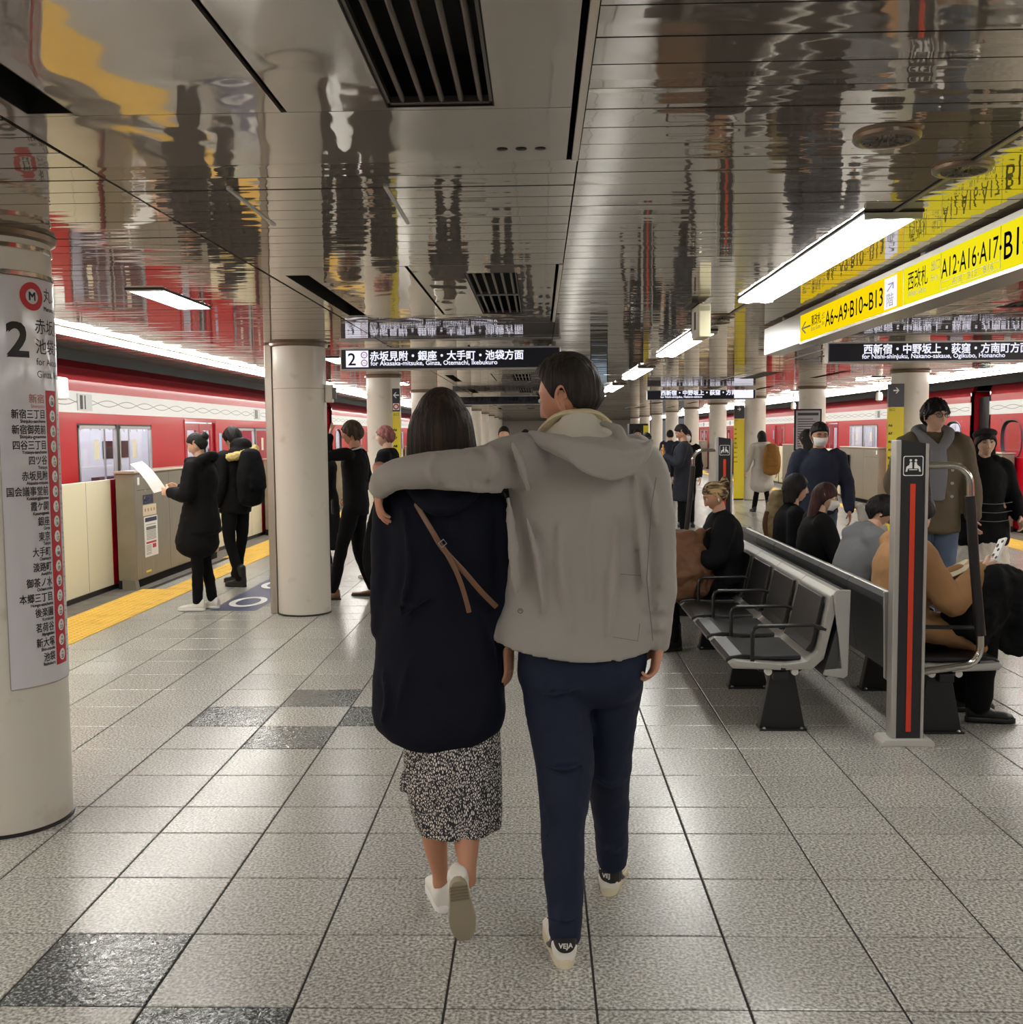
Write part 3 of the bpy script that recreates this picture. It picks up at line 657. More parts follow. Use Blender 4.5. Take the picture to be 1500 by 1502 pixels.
    return t
P_ = 5.87
car('left', 5.9, 24.05, [9.15, 15.02, 20.89], [(10.96, 13.1), (16.83, 18.97)], 'red train carriage with white band at the left platform, nearest in view', rounds=(23.2,))
car('left', 24.6, 42.7, [27.8, 33.67, 39.54], [(29.6, 31.8), (35.5, 37.6)], 'red train carriage with white band at the left platform, second in view', rounds=(25.4,))
car('left', 43.2, 61.3, [46.4, 52.3, 58.1], [(48.3, 50.4), (54.2, 56.3)], 'red train carriage with white band at the left platform, farthest away')
car('left', -12.7, 5.4, [-9.5, -3.6, 2.2], [(-7.6, -5.5), (-1.7, .4)], 'red train carriage at the left platform beside and behind the camera')
car('right', .45, 18.45, [3.7, 9.6, 15.0], [(5.5, 7.7), (11.2, 13.4)], 'red train carriage with round end window at the right platform, nearest in view', rounds=(17.55,))
car('right', 19.15, 37.2, [22.4, 28.3, 34.2], [(24.4, 26.6), (30.2, 32.4)], 'red train carriage at the right platform, second in view, behind the glasses man', rounds=(20.0,))
car('right', 37.8, 55.9, [41.0, 46.9, 52.8], [(42.9, 45.1), (48.8, 50.9)], 'red train carriage at the right platform, farthest away')
for x0, x1, y0, y1, nm in ((-7.3, -5.1, 24.05, 24.6, 'left'), (8.05, 10.3, 18.45, 19.15, 'right')):
    tag(bx('carriage_gangway', M_dark, None, x0, x1, y0, y1, -.9, 2.2), 'dark folded gangway between the two %s train carriages' % nm, 'gangway')

# ------------------------------------------------------------------ hanging signs
def track_sign(x0, x1, y, z0, z1, label, parts, name='track_sign', face=M_navy):
    t = thing(name, label, 'sign', ((x0+x1)/2, y, 0)); c = (x0+x1)/2; w = (x1-x0)/2
    MB().box(-w, w, 0, .10, z0, z1).build('sign_box', M_silver, t, bevel=.004)
    MB().box(-w+.012, w-.012, -.004, 0, z0+.014, z1-.014).build('sign_face', face, t)
    MB().box(-w-.006, w+.006, -.006, .106, z1-.012, z1+.001).build('top_rail', M_alu, t)
    for xx in (-w*.6, w*.6): MB().box(xx-.02, xx+.02, .03, .07, z1, CE).build('hanger', M_silver, t)
    parts(t, c); return t
def p1(t, c):
    fn = lambda x0, z0: (lambda a, b: (x0-c+a, -.0065, z0+b))
    MB().box(-1.727-c, -1.525-c, -.0058, -.004, 2.214, 2.362).build('number_panel', M_signw, t)
    mb = MB(); letters(mb, '2', .155, lambda a, b: (-1.712-c+a, -.0066, 2.232+b), bold=.006); mb.build('number_lettering', M_print, t, fix=False)
    mb = MB()
    for zz in (2.322, 2.252):
        N = 20; vs = []
        for r in (.030, .022): vs += [(-1.562-c+r*math.cos(2*PI*i/N), -.0066, zz+r*math.sin(2*PI*i/N)) for i in range(N)]
        mb.add(vs, [(i, (i+1) % N, N+(i+1) % N, N+i) for i in range(N)])
    letters(mb, 'M', .03, lambda a, b: (-1.562-c+a, -.0066, 2.311+b), align='CENTER'); letters(mb, 'Mb', .024, lambda a, b: (-1.562-c+a, -.0066, 2.243+b), align='CENTER')
    mb.build('line_emblem', mat('pink_print', (226, 130, 150), .5), t, fix=False)
    mb = MB(); letters(mb, '赤坂見附・銀座・大手町・池袋方面', .0905, lambda a, b: (-1.512-c+a*.955, -.0066, 2.277+b), bold=.022); letters(mb, 'for Akasaka-mitsuke, Ginza, Otemachi, Ikebukuro', .0565, lambda a, b: (-1.505-c+a, -.0066, 2.228+b), bold=.014)
    mb.build('lettering', M_signw, t, fix=False)
track_sign(-1.78, .198, 9.3, 2.185, 2.385, 'hanging navy track sign with number 2 and white lettering over the left side', p1)
def p2(t, c):
    mb = MB(); letters(mb, '西新宿・中野坂上・荻窪・方南町方面', .092, lambda a, b: (2.878-c+a*.93, -.0066, 2.290+b), bold=.022); letters(mb, 'for Nishi-shinjuku, Nakano-sakaue, Ogikubo, Honancho', .0555, lambda a, b: (2.868-c+a*1.0, -.0066, 2.242+b), bold=.014)
    mb.build('lettering', M_signw, t, fix=False)
    MB().box(4.30-c, 4.50-c, -.0058, -.004, 2.232, 2.375).build('number_panel', M_signw, t)
    mb = MB(); letters(mb, '1', .15, lambda a, b: (4.32-c+a, -.0066, 2.25+b), bold=.006); mb.build('number_lettering', M_print, t, fix=False)
track_sign(2.566, 4.56, 9.3, 2.205, 2.39, 'hanging navy track sign with white lettering on the right, under the yellow sign', p2)
def p3(t, c):
    mb = MB()
    letters(mb, '西新宿・中野坂上・荻窪・方南町方面', .10, lambda a, b: (2.25-c+a, -.0066, 2.30+b), bold=.03); letters(mb, 'for Nishi-shinjuku, Nakano-sakaue', .055, lambda a, b: (2.25-c+a, -.0066, 2.245+b), bold=.02)
    mb.build('lettering', M_signw, t, fix=False); MB().box(3.6-c, 3.95-c, -.0058, -.004, 2.23, 2.375).build('number_panel', M_signw, t)
track_sign(2.0, 4.0, 19.2, 2.205, 2.39, 'distant hanging track sign with white lettering beyond the man in a dark coat', p3)
def p4(t, c):
    mb = MB(); letters(mb, '2  赤坂見附・銀座・大手町・池袋方面', .10, lambda a, b: (-1.6-c+a, -.0066, 2.27+b), bold=.01); mb.build('lettering', M_grey, t, fix=False)
track_sign(-1.75, .25, 21.0, 2.20, 2.38, 'distant dark track sign between the couple\'s heads', p4)
# long yellow exit sign running along the platform
t = thing('exit_sign', 'long backlit yellow exit sign box with exit numbers under the ceiling at right', 'sign', (1.77, 3.0, 0))
MB().box(0, .15, 0, 4.08, 2.188, 2.395).build('sign_box', M_silver, t, bevel=.004)
MB().box(-.006, .156, .0, 4.08, 2.378, 2.402).build('top_rail', M_silver, t); MB().box(-.006, .0, .0, 4.08, 2.188, 2.203).build('bottom_rail', M_silver, t)
def yb(a, b, m, nm='sign_face', z0=2.203, z1=2.378): MB().box(-.004, .0, a-3.0, b-3.0, z0, z1).build(nm, m, t)
yb(3.01, 5.10, M_signy2); yb(5.12, 7.07, M_signy)
MB().box(-.0055, -.004, 5.19-3, 5.37-3, 2.215, 2.368).build('pictogram_panel', M_signw, t)
Mex = mat('exit_print', (50, 48, 20), .5)
def fitl(mb, s_, size, ya, yb_, z, bold=0.0):
    """lettering on the -x face from y=ya (left end) towards the camera to y=yb_"""
    v, f = text_mesh(s_, size, bold); k = (ya-yb_)/(v[:, 0].max()-v[:, 0].min()); x0 = v[:, 0].min()
    letters(mb, s_, size, lambda a, b: (-.0068, ya-3.0-(a-x0)*k, z+b), bold)
mb = MB()
fitl(mb, '←', .13, 7.03, 6.80, 2.245); fitl(mb, '東改札', .075, 6.78, 6.55, 2.285, .01); fitl(mb, 'East Gate', .035, 6.78, 6.56, 2.25); fitl(mb, '出口', .045, 6.53, 6.47, 2.30); fitl(mb, 'Exit', .035, 6.53, 6.47, 2.26)
fitl(mb, 'A6~A9·B10~B13', .132, 6.45, 5.39, 2.243, .008)
fitl(mb, '↗', .07, 5.33, 5.23, 2.30); fitl(mb, '階', .07, 5.33, 5.23, 2.23)
fitl(mb, '西改札', .095, 5.03, 4.78, 2.272, .004); fitl(mb, 'West Gate', .040, 5.03, 4.80, 2.235); fitl(mb, '出口', .050, 4.74, 4.64, 2.315); fitl(mb, 'Exit', .035, 4.74, 4.66, 2.27)
fitl(mb, 'A12·A16·A17', .118, 4.62, 4.06, 2.262, .006); fitl(mb, '·B14', .145, 4.05, 3.79, 2.243, .008)
fitl(mb, 'A18 · B15 · B16', .035, 4.5, 4.1, 2.222); mb.build('lettering', Mex, t, fix=False)
mb = MB()
for a, b, c, d in ((4.63, 4.045, 2.247, 2.249), (4.63, 4.045, 2.214, 2.216), (4.632, 4.630, 2.214, 2.375), (4.045, 4.043, 2.214, 2.375)): mb.box(-.0062, -.0045, min(a, b)-3, max(a, b)-3, c, d)
mb.build('frame_line', mat('thin_grey_print', (150, 146, 60), .5), t)
MB().box(0, .15, 4.09, 5.2, 2.20, 2.40).build('blank_end_panel', mat('pale_metal_panel', (190, 196, 192), .3, .2), t)
mb = MB()
for yy in (.6, 2.0, 3.4, 4.8): mb.box(.05, .11, yy-.03, yy+.03, 2.40, CE)
mb.build('hanger', M_silver, t)
# small cream hanging box with a camera, left of the lamps
t = thing('hanging_clock_box', 'narrow cream box hanging from the ceiling in front of the second long lamp', 'ceiling box', (1.0, 6.5, 0))
MB().box(0, .072, 0, .30, 2.195, 2.40).build('box_body', mat('cream_box', (222, 216, 182), .4), t, bevel=.006)
MB().box(.006, .066, -.006, 0, 2.355, 2.385).build('vent_strip', mat('grey_cream', (170, 166, 140), .5), t); MB().box(-.006, 0, .03, .27, 2.21, 2.38).build('side_display', M_sheet, t); MB().box(-.05, -.01, -.03, .33, 2.400, CE).build('hanger', M_dark, t)
mb = MB(); mb.box(-.008, -.006, .1, .16, 2.25, 2.36); mb.build('clock_marks', M_dark, t)

# column mounted arrow boards
def arrow_board(x, y, flip, label, zt=2.235, w=.10, ysp=.07):
    t = thing('direction_board', label, 'sign', (x, y, 0))
    MB().box(0, w, 0, .05, 1.925, zt).build('arrow_panel', M_navy, t)
    MB().box(0, w, 0, .05, .03, 1.92).build('yellow_panel', M_yel2, t); MB().box(.01, w-.01, .01, .06, 0, .03).build('foot_strip', M_dark, t)
    mb = MB(); cx = w/2; sx = -1 if flip else 1; zc = zt-.09
    mb.prism([(cx+sx*(.038), zc), (cx+sx*.002, zc+.04), (cx-sx*.012, zc+.04), (cx+sx*.012, zc+.009), (cx-sx*.042, zc+.009), (cx-sx*.042, zc-.009), (cx+sx*.012, zc-.009), (cx-sx*.012, zc-.04), (cx+sx*.002, zc-.04)], 'y', -.003, -.001)
    mb.build('arrow', M_sheet, t)
    mb = MB(); letters(mb, '出口', .042, lambda a, b: (.008+a, -.003, 1.87+b)); 
    for i, s in enumerate(['A6', 'A7', 'A8', 'A9', 'B10', 'B11', 'B12', 'B13']): letters(mb, s, .045, lambda a, b, i=i: (.006+a, -.003, 1.66-.11*i+b), bold=.03)
    mb.build('lettering', M_print, t, fix=False)
    return t
t = arrow_board(-1.985, 14.02, True, 'navy arrow board over yellow exit list on the third left column'); 
mb = MB(); N = 20; vs = []
for r in (.040, .024): vs += [(.05+r*math.cos(2*PI*i/N), -.003, 1.99+r*math.sin(2*PI*i/N)) for i in range(N)]
mb.add(vs, [(i, (i+1) % N, N+(i+1) % N, N+i) for i in range(N)]); mb.build('line_emblem', M_redprint, t)
MB().box(.008, .092, -.002, 0, 1.945, 2.035).build('emblem_panel', M_sheet, t)
arrow_board(4.72, 14.12, False, 'navy right-arrow board over yellow exit list beside the standing man in glasses', w=.21)
arrow_board(4.62, 24.6, False, 'distant arrow board over yellow exit list behind the far handrail post', w=.24)
# framed poster on second right column
t = thing('framed_poster', 'grey framed timetable poster on the right column behind the masked man', 'poster', (4.72, 19.25, 0))
MB().box(0, .50, 0, .03, 1.25, 2.02).build('poster_frame', M_dark, t); MB().box(.03, .47, -.002, 0, 1.28, 1.99).build('poster_sheet', mat('poster_grey', (150, 144, 150), .5), t)
mb = MB()
for i in range(12): mb.box(.06, .44-.05*(i % 3), -.004, -.002, 1.33+.045*i, 1.345+.045*i)
mb.box(.06, .44, -.004, -.002, 1.9, 1.95); mb.build('printed_lines', M_print, t)

# ------------------------------------------------------------------ benches
M_shell = mat('bench_shell', (176, 174, 166), .36, .45); M_pad = mat('bench_pad', (22, 22, 23), .38, bump=(180, .1)); M_leg = mat('bench_leg', (18, 18, 20), .45)
M_shellback = mat('bench_back_panel', (74, 74, 74), .42, .4)
def bench(s, x0, y0, n, label, pitch=.622):
    """s=-1 faces -x, s=+1 faces +x; x0 = back plane at the top, y0 near end"""
    t = thing('bench', label, 'bench', (x0, y0, 0), 0)
    F = lambda a: a*s        # a: distance forwards from the back plane
    L = n*pitch
    for i in range(n):
        a, b = i*pitch+.004, (i+1)*pitch-.004
        prof = [(-.01, .748), (.012, .766), (.04, .760), (.07, .735), (.13, .44), (.19, .385), (.30, .372), (.57, .392), (.60, .375), (.58, .350), (.30, .340), (.16, .345), (.10, .40), (.04, .66), (-.02, .70)]
        sh = MB().prism([(F(p), q) for p, q in prof], 'y', a, b).build('seat_shell', M_shell, t, bevel=.004)
        q0, q1 = a+.055, b-.055
        MB().prism([(F(p), q) for p, q in [(.082, .725), (.100, .725), (.155, .475), (.185, .435), (.165, .425), (.135, .46)]], 'y', q0, q1).build('back_pad', M_pad, sh, bevel=.006)
        MB().prism([(F(p), q) for p, q in [(.205, .385), (.205, .408), (.40, .404), (.52, .415), (.585, .405), (.61, .385), (.60, .365), (.57, .385)]], 'y', q0, q1).build('seat_pad', M_pad, sh, bevel=.006)
    prof = [(-.01, .766), (-.028, .74), (-.030, .70), (.035, .33), (.09, .30), (.10, .33), (-.005, .70)]
    for i in range(n): MB().prism([(F(p), q) for p, q in prof], 'y', i*pitch+.003, (i+1)*pitch-.003).build('back_shell', M_shellback, t)
    for e in (-.018, L+.002):   # end frames
        prof = [(-.02, .755), (.0, .772), (.05, .772), (.075, .74), (.0, .36), (.02, .345), (.20, .345), (.56, .355), (.60, .375), (.60, .395), (.58, .405), (.56, .40), (.45, .372), (.20, .352), (.095, .352), (.045, .36), (-.0, .30), (-.085, .30), (-.10, .32)]
        outer = [(-.005, .768), (.045, .768), (.02, .66), (-.04, .36), (.05, .345), (.22, .345), (.24, .325), (.06, .315), (-.06, .30), (-.105, .31), (-.095, .345)]
        up = [(-.012, .762), (.055, .765), (.035, .66), (-.02, .40), (-.045, .345), (.10, .345), (.10, .315), (-.075, .300), (-.098, .318)]
        MB().prism([(F(p), q) for p, q in [(-.03, .770), (.045, .770), (.062, .745), (.03, .50), (.012, .352), (.10, .345), (.11, .318), (-.0, .300), (-.02, .315)]], 'y', e, e+.016).build('end_frame', M_silver, t, bevel=.004)
        MB().prism([(F(p), q) for p, q in [(.33, .345), (.57, .365), (.585, .385), (.57, .398), (.33, .375)]], 'y', e, e+.016).build('end_cap', M_silver, t, bevel=.004)
    for i in range(n+1):
        y = max(.012, min(L-.012, i*pitch)); r = .011
        pts = [(F(.09), y, .555), (F(.16), y, .580), (F(.44), y, .575), (F(.465), y, .565), (F(.475), y, .54), (F(.475), y, .36)]
        MB().tube(pts, r, 8).build('armrest', M_plastic, t, smooth=1); MB().tube([(F(.475), y, .37), (F(.30), y, .345)], r*.9, 8).build('armrest_bracket', M_plastic, t, smooth=1)
    MB().box(*sorted((F(.28), F(.36))), .02, L-.02, .28, .33).build('beam', M_leg, t, bevel=.008)
    for yy in (.10, 1.02, 2.2, L-.12)[:4]:
        p = MB().prism([(F(.30)-.125, 0), (F(.30)+.125, 0), (F(.30)+.12, .02), (F(.30)+.065, .30), (F(.30)+.11, .33), (F(.30)+.11, .355), (F(.30)-.13, .345), (F(.30)-.13, .32), (F(.30)-.065, .30), (F(.30)-.12, .02)], 'y', yy-.03, yy+.03).build('pedestal', M_leg, t, bevel=.006)
        for sx in (-.1, .1): MB().lathe([(.010, 0), (.010, .012), (.005, .018)], 10, (F(.30)+sx, yy-.045, 0)).build('floor_bolt', M_alu, p)
        MB().box(F(.30)-.125, F(.30)+.125, yy-.06, yy+.05, 0, .01).build('foot_plate', M_leg, p)
    for xx in (.245, .385):
        MB().disc((F(xx), .045, .325), .019, 'y', .03, 20).build('cap_bolt', M_sheet, t)
    return t
benchA = bench(-1, 1.60, 5.42, 6, 'silver and black tandem bench facing left, with empty seats nearest the camera')
benchB = bench(1, 1.81, 5.36, 6, 'silver and black tandem bench facing right, seen from behind its dark back panels')

# ------------------------------------------------------------------ handrail posts
M_orange = mat('orange_strip', (214, 62, 34), .4); M_postk = mat('post_black', (34, 33, 34), .4); M_chrome = mat('chrome_tube', (190, 186, 178), .18, 1.0)
def rail_post(x, y, flip, label, h=1.555):
    t = thing('handrail_post', label, 'handrail post', (x, y, 0)); w = .0825; s = -1 if flip else 1
    MB().prism([(-w-.05, 0), (w+.05, 0), (w+.05, .018), (w+.035, .035), (-w-.035, .035), (-w-.05, .018)], 'y', -.06, .08).build('base_plate', mat('base_cast', (206, 203, 196), .4, .2), t, bevel=.003)
    MB().prism([(-w, .035), (-w+.028, .035), (-w+.028, h), (-w, h-.0)], 'y', -.035, .045).build('side_profile', M_silver, t, bevel=.006)
    MB().prism([(w-.016, .035), (w, .035), (w, h-.02), (w-.016, h-.018)], 'y', -.035, .045).build('side_profile', M_silver, t, bevel=.004)
    MB().prism([(-w+.028, .035), (w-.016, .035), (w-.016, h-.018), (-w+.028, h)], 'y', -.028, .04).build('post_core', M_postk, t)
    cx = .006
    MB().box(cx-.013, cx+.013, -.0325, -.028, .07, 1.335).build('orange_strip', M_orange, t, bevel=.001)
    # seat pictogram: rounded white outline, two seated figures back to back
    mb = MB(); R = .050
    def rr(q, rad=.010):
        out = []
        for (sx, sz, a0) in ((1, 1, 0), (-1, 1, 90), (-1, -1, 180), (1, -1, 270)):
            for i in range(5): a = math.radians(a0+22.5*i); out.append((cx+sx*(q-rad)+rad*math.cos(a), 1.425+sz*(q-rad)+rad*math.sin(a)))
        return out
    a_, b_ = rr(R), rr(R-.004, .008); n = len(a_)
    mb.add([(p[0], -.0292, p[1]) for p in a_] + [(p[0], -.0292, p[1]) for p in b_], [(i, (i+1) % n, n+(i+1) % n, n+i) for i in range(n)])
    for m in (-1, 1):
        P = lambda q: (cx+m*q[0], q[1])
        mb.prism([P((.013+.0062*math.cos(a), 1.453+.0062*math.sin(a))) for a in [i*PI/6 for i in range(12)]], 'y', -.0296, -.0284)
        mb.prism([P(q) for q in [(.006, 1.443), (.016, 1.445), (.020, 1.430), (.034, 1.420), (.038, 1.396), (.030, 1.396), (.026, 1.412), (.005, 1.412)]], 'y', -.0296, -.0284)
    mb.box(cx-.02, cx+.02, -.0296, -.0284, 1.404, 1.408)
    mb.build('seat_pictogram', M_sheet, t, fix=False)
    q = lambda a, z: (s*a, .0, z)
    X0 = w; 
    top = [q(X0-.005, 1.425)] + [q(X0+.12+.10*math.sin(i*PI/14), 1.425-.10*(1-math.cos(i*PI/14))) for i in range(0, 8)] + [q(.305, 1.25)]
    MB().tube(top, .0185, 12).build('upper_tube', M_chrome, t, smooth=1)
    MB().tube([q(.303, 1.27), q(.330, .95), q(.372, .56)], .0255, 12).build('rubber_grip', M_plastic, t, smooth=1)
    bot = [q(.371, .57)] + [q(.372-.095*(1-math.cos(i*PI/14)), .50-.10*math.sin(i*PI/14)) for i in range(0, 8)] + [q(X0-.005, .372)]
    MB().tube(bot, .0185, 12).build('lower_tube', M_chrome, t, smooth=1)
rail_post(1.865, 5.24, False, 'tall black handrail post with orange strip at the near end of the benches')
rail_post(1.84, 10.35, True, 'distant black handrail post with orange strip at the far end of the benches')
rail_post(1.60, 15.4, True, 'third handrail post, mostly hidden by the grey jacket')
# black bins / display wall far down the platform
t = thing('advert_screen', 'distant bright blue-white screen at the far end of the platform', 'screen', (1.75, 30, 0))
MB().box(-.25, .25, 0, .15, 0, 1.95).build('screen_case', M_dark, t); MB().box(-.22, .22, -.01, 0, 1.2, 1.9).build('screen_face', emis('screen_light', (176, 200, 222), .7), t)
t = thing('vending_machine', 'distant dark and yellow cabinet beside the bright screen', 'cabinet', (2.6, 27, 0))
MB().box(-.25, .25, 0, .5, 0, 1.85).build('cabinet_body', M_plastic, t, bevel=.02); MB().box(.12, .25, -.01, 0, .2, 1.8).build('yellow_strip', M_yel2, t); MB().box(-.20, .08, -.012, 0, .4, 1.7).build('cabinet_door', M_dark, t); MB().box(.02, .06, -.03, 0, .95, 1.1).build('handle', M_alu, t)
# white speaker box hanging beside the left lamp line, its edge past the map column
t = thing('ceiling_speaker', 'small white box hanging behind the line map, above the train', 'speaker', (-4.075, 8.6, 0))
MB().box(-.10, .06, 0, .18, 1.93, 2.12).build('speaker_case', M_sheet, t, bevel=.02); MB().box(-.08, -.05, .06, .1, 2.12, 2.42).build('bracket', M_dark, t); MB().disc((-.02, -.002, 2.02), .05, 'y', .004).build('speaker_mesh', M_grey, t)

for x, y, lb in ((6.15, 18.9, 'nearer the camera, right of the masked man'), (6.15, 25.2, 'farther, above the woman in the pale coat')):
    t = thing('pendant_speaker', 'small white pendant speaker, '+lb, 'speaker', (x, y, 0))
    MB().lathe([(.03, 2.14), (.06, 2.16), (.06, 2.26), (.045, 2.30)], 16, caps=True).build('speaker_case', M_sheet, t, smooth=.6); MB().tube([(0, 0, 2.29), (0, 0, CE)], .012, 6).build('drop_rod', M_alu, t)
# ------------------------------------------------------------------ figure building kit
def V(*a): return Vector(a)
def cat(pts, k):
    """Catmull-Rom interpolation of equal-length tuples"""
    out = []; n = len(pts)
    for i in range(n-1):
        p0, p1, p2, p3 = pts[max(i-1, 0)], pts[i], pts[i+1], pts[min(i+2, n-1)]
        for j in range(k):
            t = j/k; out.append([.5*((2*b)+(-a+c)*t+(2*a-5*b+4*c-d)*t*t+(-a+3*b-3*c+d)*t**3) for a, b, c, d in zip(p0, p1, p2, p3)])
    out.append(list(pts[-1])); return out
def limb(mb, pts, rad, n=14, k=4, up=None, mi=0, cap=True, ck=.8):
    data = []
    for p, r in zip(pts, rad):
        rx, ry = (r, r) if isinstance(r, (int, float)) else r
        data.append((p[0], p[1], p[2], rx, ry))
    d = cat(data, k) if len(data) > 1 else data
    P = [V(*q[:3]) for q in d]; rs = []; prev = None; frames = []
    for i, p in enumerate(P):
        t = (P[min(i+1, len(P)-1)]-P[max(i-1, 0)]).normalized()
        ref = Vector(up) if up else (prev if prev else (V(1, 0, 0) if abs(t.x) < .9 else V(0, 1, 0)))
        a = (ref-t*ref.dot(t)); a = a.normalized() if a.length > 1e-4 else V(1, 0, 0)
        b = t.cross(a); prev = a; frames.append((p, t, a, b, d[i][3], d[i][4]))
    def ring(p, a, b, rx, ry): return [p+a*(rx*math.cos(2*PI*q/n))+b*(ry*math.sin(2*PI*q/n)) for q in range(n)]
    if cap:
        p, t, a, b, rx, ry = frames[0]; m = min(rx, ry)
        for ang in (80, 50, 25): c, s = math.cos(math.radians(ang)), math.sin(math.radians(ang)); rs.append(ring(p-t*m*s*ck, a, b, rx*(c**(ck/.8)), ry*(c**(ck/.8))))
    for p, t, a, b, rx, ry in frames: rs.append(ring(p, a, b, rx, ry))
    if cap:
        p, t, a, b, rx, ry = frames[-1]; m = min(rx, ry)
        for ang in (25, 50, 80): c, s = math.cos(math.radians(ang)), math.sin(math.radians(ang)); rs.append(ring(p+t*m*s*.8, a, b, rx*c, ry*c))
    mb.rings(rs, mi); return mb
def ell(mb, c, r, n=16, R=None, mi=0):
    rs = []
    for i in range(1, n//2+1):
        th = PI*i/(n//2+1); rs.append([Vector((r[0]*math.sin(th)*math.cos(2*PI*j/n), r[1]*math.sin(th)*math.sin(2*PI*j/n), -r[2]*math.cos(th))) for j in range(n)])
    rs = [[(R @ v if R else v)+Vector(c) for v in q] for q in rs]
    return mb.rings(rs, mi)
def shell(mb, rows, n=44, e=2.3, k=3, mi=0):
    """rows: (left point, right point, back depth, front depth, sag) -> closed loft seen from behind (camera side is -y)"""
    data = cat([(*r[0], *r[1], r[2], r[3], r[4]) for r in rows], k); rs = []
    for q in data:
        L, R = V(*q[:3]), V(*q[3:6]); c = (L+R)/2; h = (R-L)/2; bk, ft, sag = q[6:9]; ring = []
        for i in range(n):
            a = 2*PI*i/n; ca, sa = math.cos(a), math.sin(a)
            x = math.copysign(abs(ca)**(2/e), ca); y = math.copysign(abs(sa)**(2/e), sa)
            ring.append(c+h*x+V(0, y*(bk if y < 0 else ft), -sag*(max(0, -y)*(1-x*x*.5))))
        rs.append(ring)
    return mb.rings(rs, mi)
def fuse(mb, vox, sm=6, disp=None, smf=.5):
    """union of overlapping closed lofts as one continuous surface"""
    me = mb.mesh('t', []) if isinstance(mb, MB) else mb
    bm = bmesh.new(); bm.from_mesh(me); bmesh.ops.recalc_face_normals(bm, faces=bm.faces); bm.to_mesh(me); bm.free()
    o = bpy.data.objects.new('t', me); TS.collection.objects.link(o)
    m = o.modifiers.new('r', 'REMESH'); m.mode = 'VOXEL'; m.voxel_size = vox; m.use_smooth_shade = True
    if sm: s = o.modifiers.new('s', 'SMOOTH'); s.factor = smf; s.iterations = sm
    for i, (scale, strg) in enumerate(disp or []):
        tx = bpy.data.textures.new('c', 'CLOUDS'); tx.noise_scale = scale; tx.noise_depth = 1
        dm = o.modifiers.new('d', 'DISPLACE'); dm.texture = tx; dm.strength = strg; dm.mid_level = .5; dm.texture_coords = 'LOCAL'
    dg = ts_graph()
    r = bpy.data.meshes.new_from_object(o.evaluated_get(dg)); bpy.data.objects.remove(o); bpy.data.meshes.remove(me)
    r.polygons.foreach_set('use_smooth', [True]*len(r.polygons)); return r
def fin(name, me, m, parent=None, loc=(0, 0, 0), fn=None):
    me.name = name
    me.materials.clear()
    for q in (m if isinstance(m, (list, tuple)) else [m]): me.materials.append(q)
    if fn: warp(me, fn)
    return link(name, me, parent, loc)
def arr(me):
    v = np.empty(len(me.vertices)*3, 'f'); me.vertices.foreach_get('co', v); return v.reshape(-1, 3)
def warp(me, fn):
    v = arr(me); v = fn(v); me.vertices.foreach_set('co', v.astype('f').ravel()); me.update()
def xform(me, M):
    m = me.copy(); m.transform(M); return m
def join(meshes, mats_idx=None):
    vs = []; fs = []; ms = []; o = 0
    for i, me in enumerate(meshes):
        v = arr(me); vs.append(v); mi = mats_idx[i] if mats_idx else None
        for p in me.polygons: fs.append(tuple(x+o for x in p.vertices)); ms.append(p.material_index if mi is None else mi)
        o += len(v)
    r = bpy.data.meshes.new('j'); r.from_pydata(np.concatenate(vs).tolist(), [], fs); r.polygons.foreach_set('material_index', ms); r.polygons.foreach_set('use_smooth', [True]*len(fs)); return r
# --- head template: face towards +y, origin at the skull centre, chin at -0.115, crown at +0.112
def ico(sub):
    bm = bmesh.new(); bmesh.ops.create_icosphere(bm, subdivisions=sub, radius=1); me = bpy.data.meshes.new('i'); bm.to_mesh(me); bm.free(); return me
def sst(x, a, b): t = np.clip((x-a)/(b-a), 0, 1); return t*t*(3-2*t)
def head_shape(d, full=True):
    x, y, z = d[:, 0], d[:, 1], d[:, 2]
    P = np.stack([x*.077, y*.096, z*.114], 1)
    low = sst(-P[:, 2], .0, .11); P[:, 0] *= 1-.30*low
    back = sst(-P[:, 1], -.01, .07)*sst(-P[:, 2], .015, .09); P[:, 1] += back*.045
    P[:, 2] += back*.01
    up = sst(P[:, 2], .02, .11)*sst(P[:, 1], 0, .08); P[:, 1] -= up*.008
    flat = sst(P[:, 1], .06, .096); P[:, 1] -= flat*.007
    if full:
        X, Z = P[:, 0], P[:, 2]; F = sst(P[:, 1], .02, .06)
        g = lambda cx, cz, sx, sz: np.exp(-((X-cx)/sx)**2-((Z-cz)/sz)**2)
        dy = .006*g(0, .034, .05, .011) - .0115*(g(.031, .012, .016, .012)+g(-.031, .012, .016, .012)) + .003*(g(.042, -.02, .02, .02)+g(-.042, -.02, .02, .02))
        nz = np.clip((.022-Z)/.058, 0, 1); nose = np.where((Z < .024) & (Z > -.046), (.006+.019*nz**1.3)*np.exp(-(X/(.0075+.006*nz))**2)*(1-sst(-Z, .036, .046)), 0)
        dy += nose + .0065*g(0, -.060, .022, .006)+.0055*g(0, -.072, .019, .006) - .003*g(0, -.0655, .022, .0022) + .009*g(0, -.103, .022, .016)-.003*g(0, -.086, .02, .006)
        P[:, 1] += dy*F
    return P
HEADI = ico(5); HD = arr(HEADI).copy(); HP = head_shape(HD)
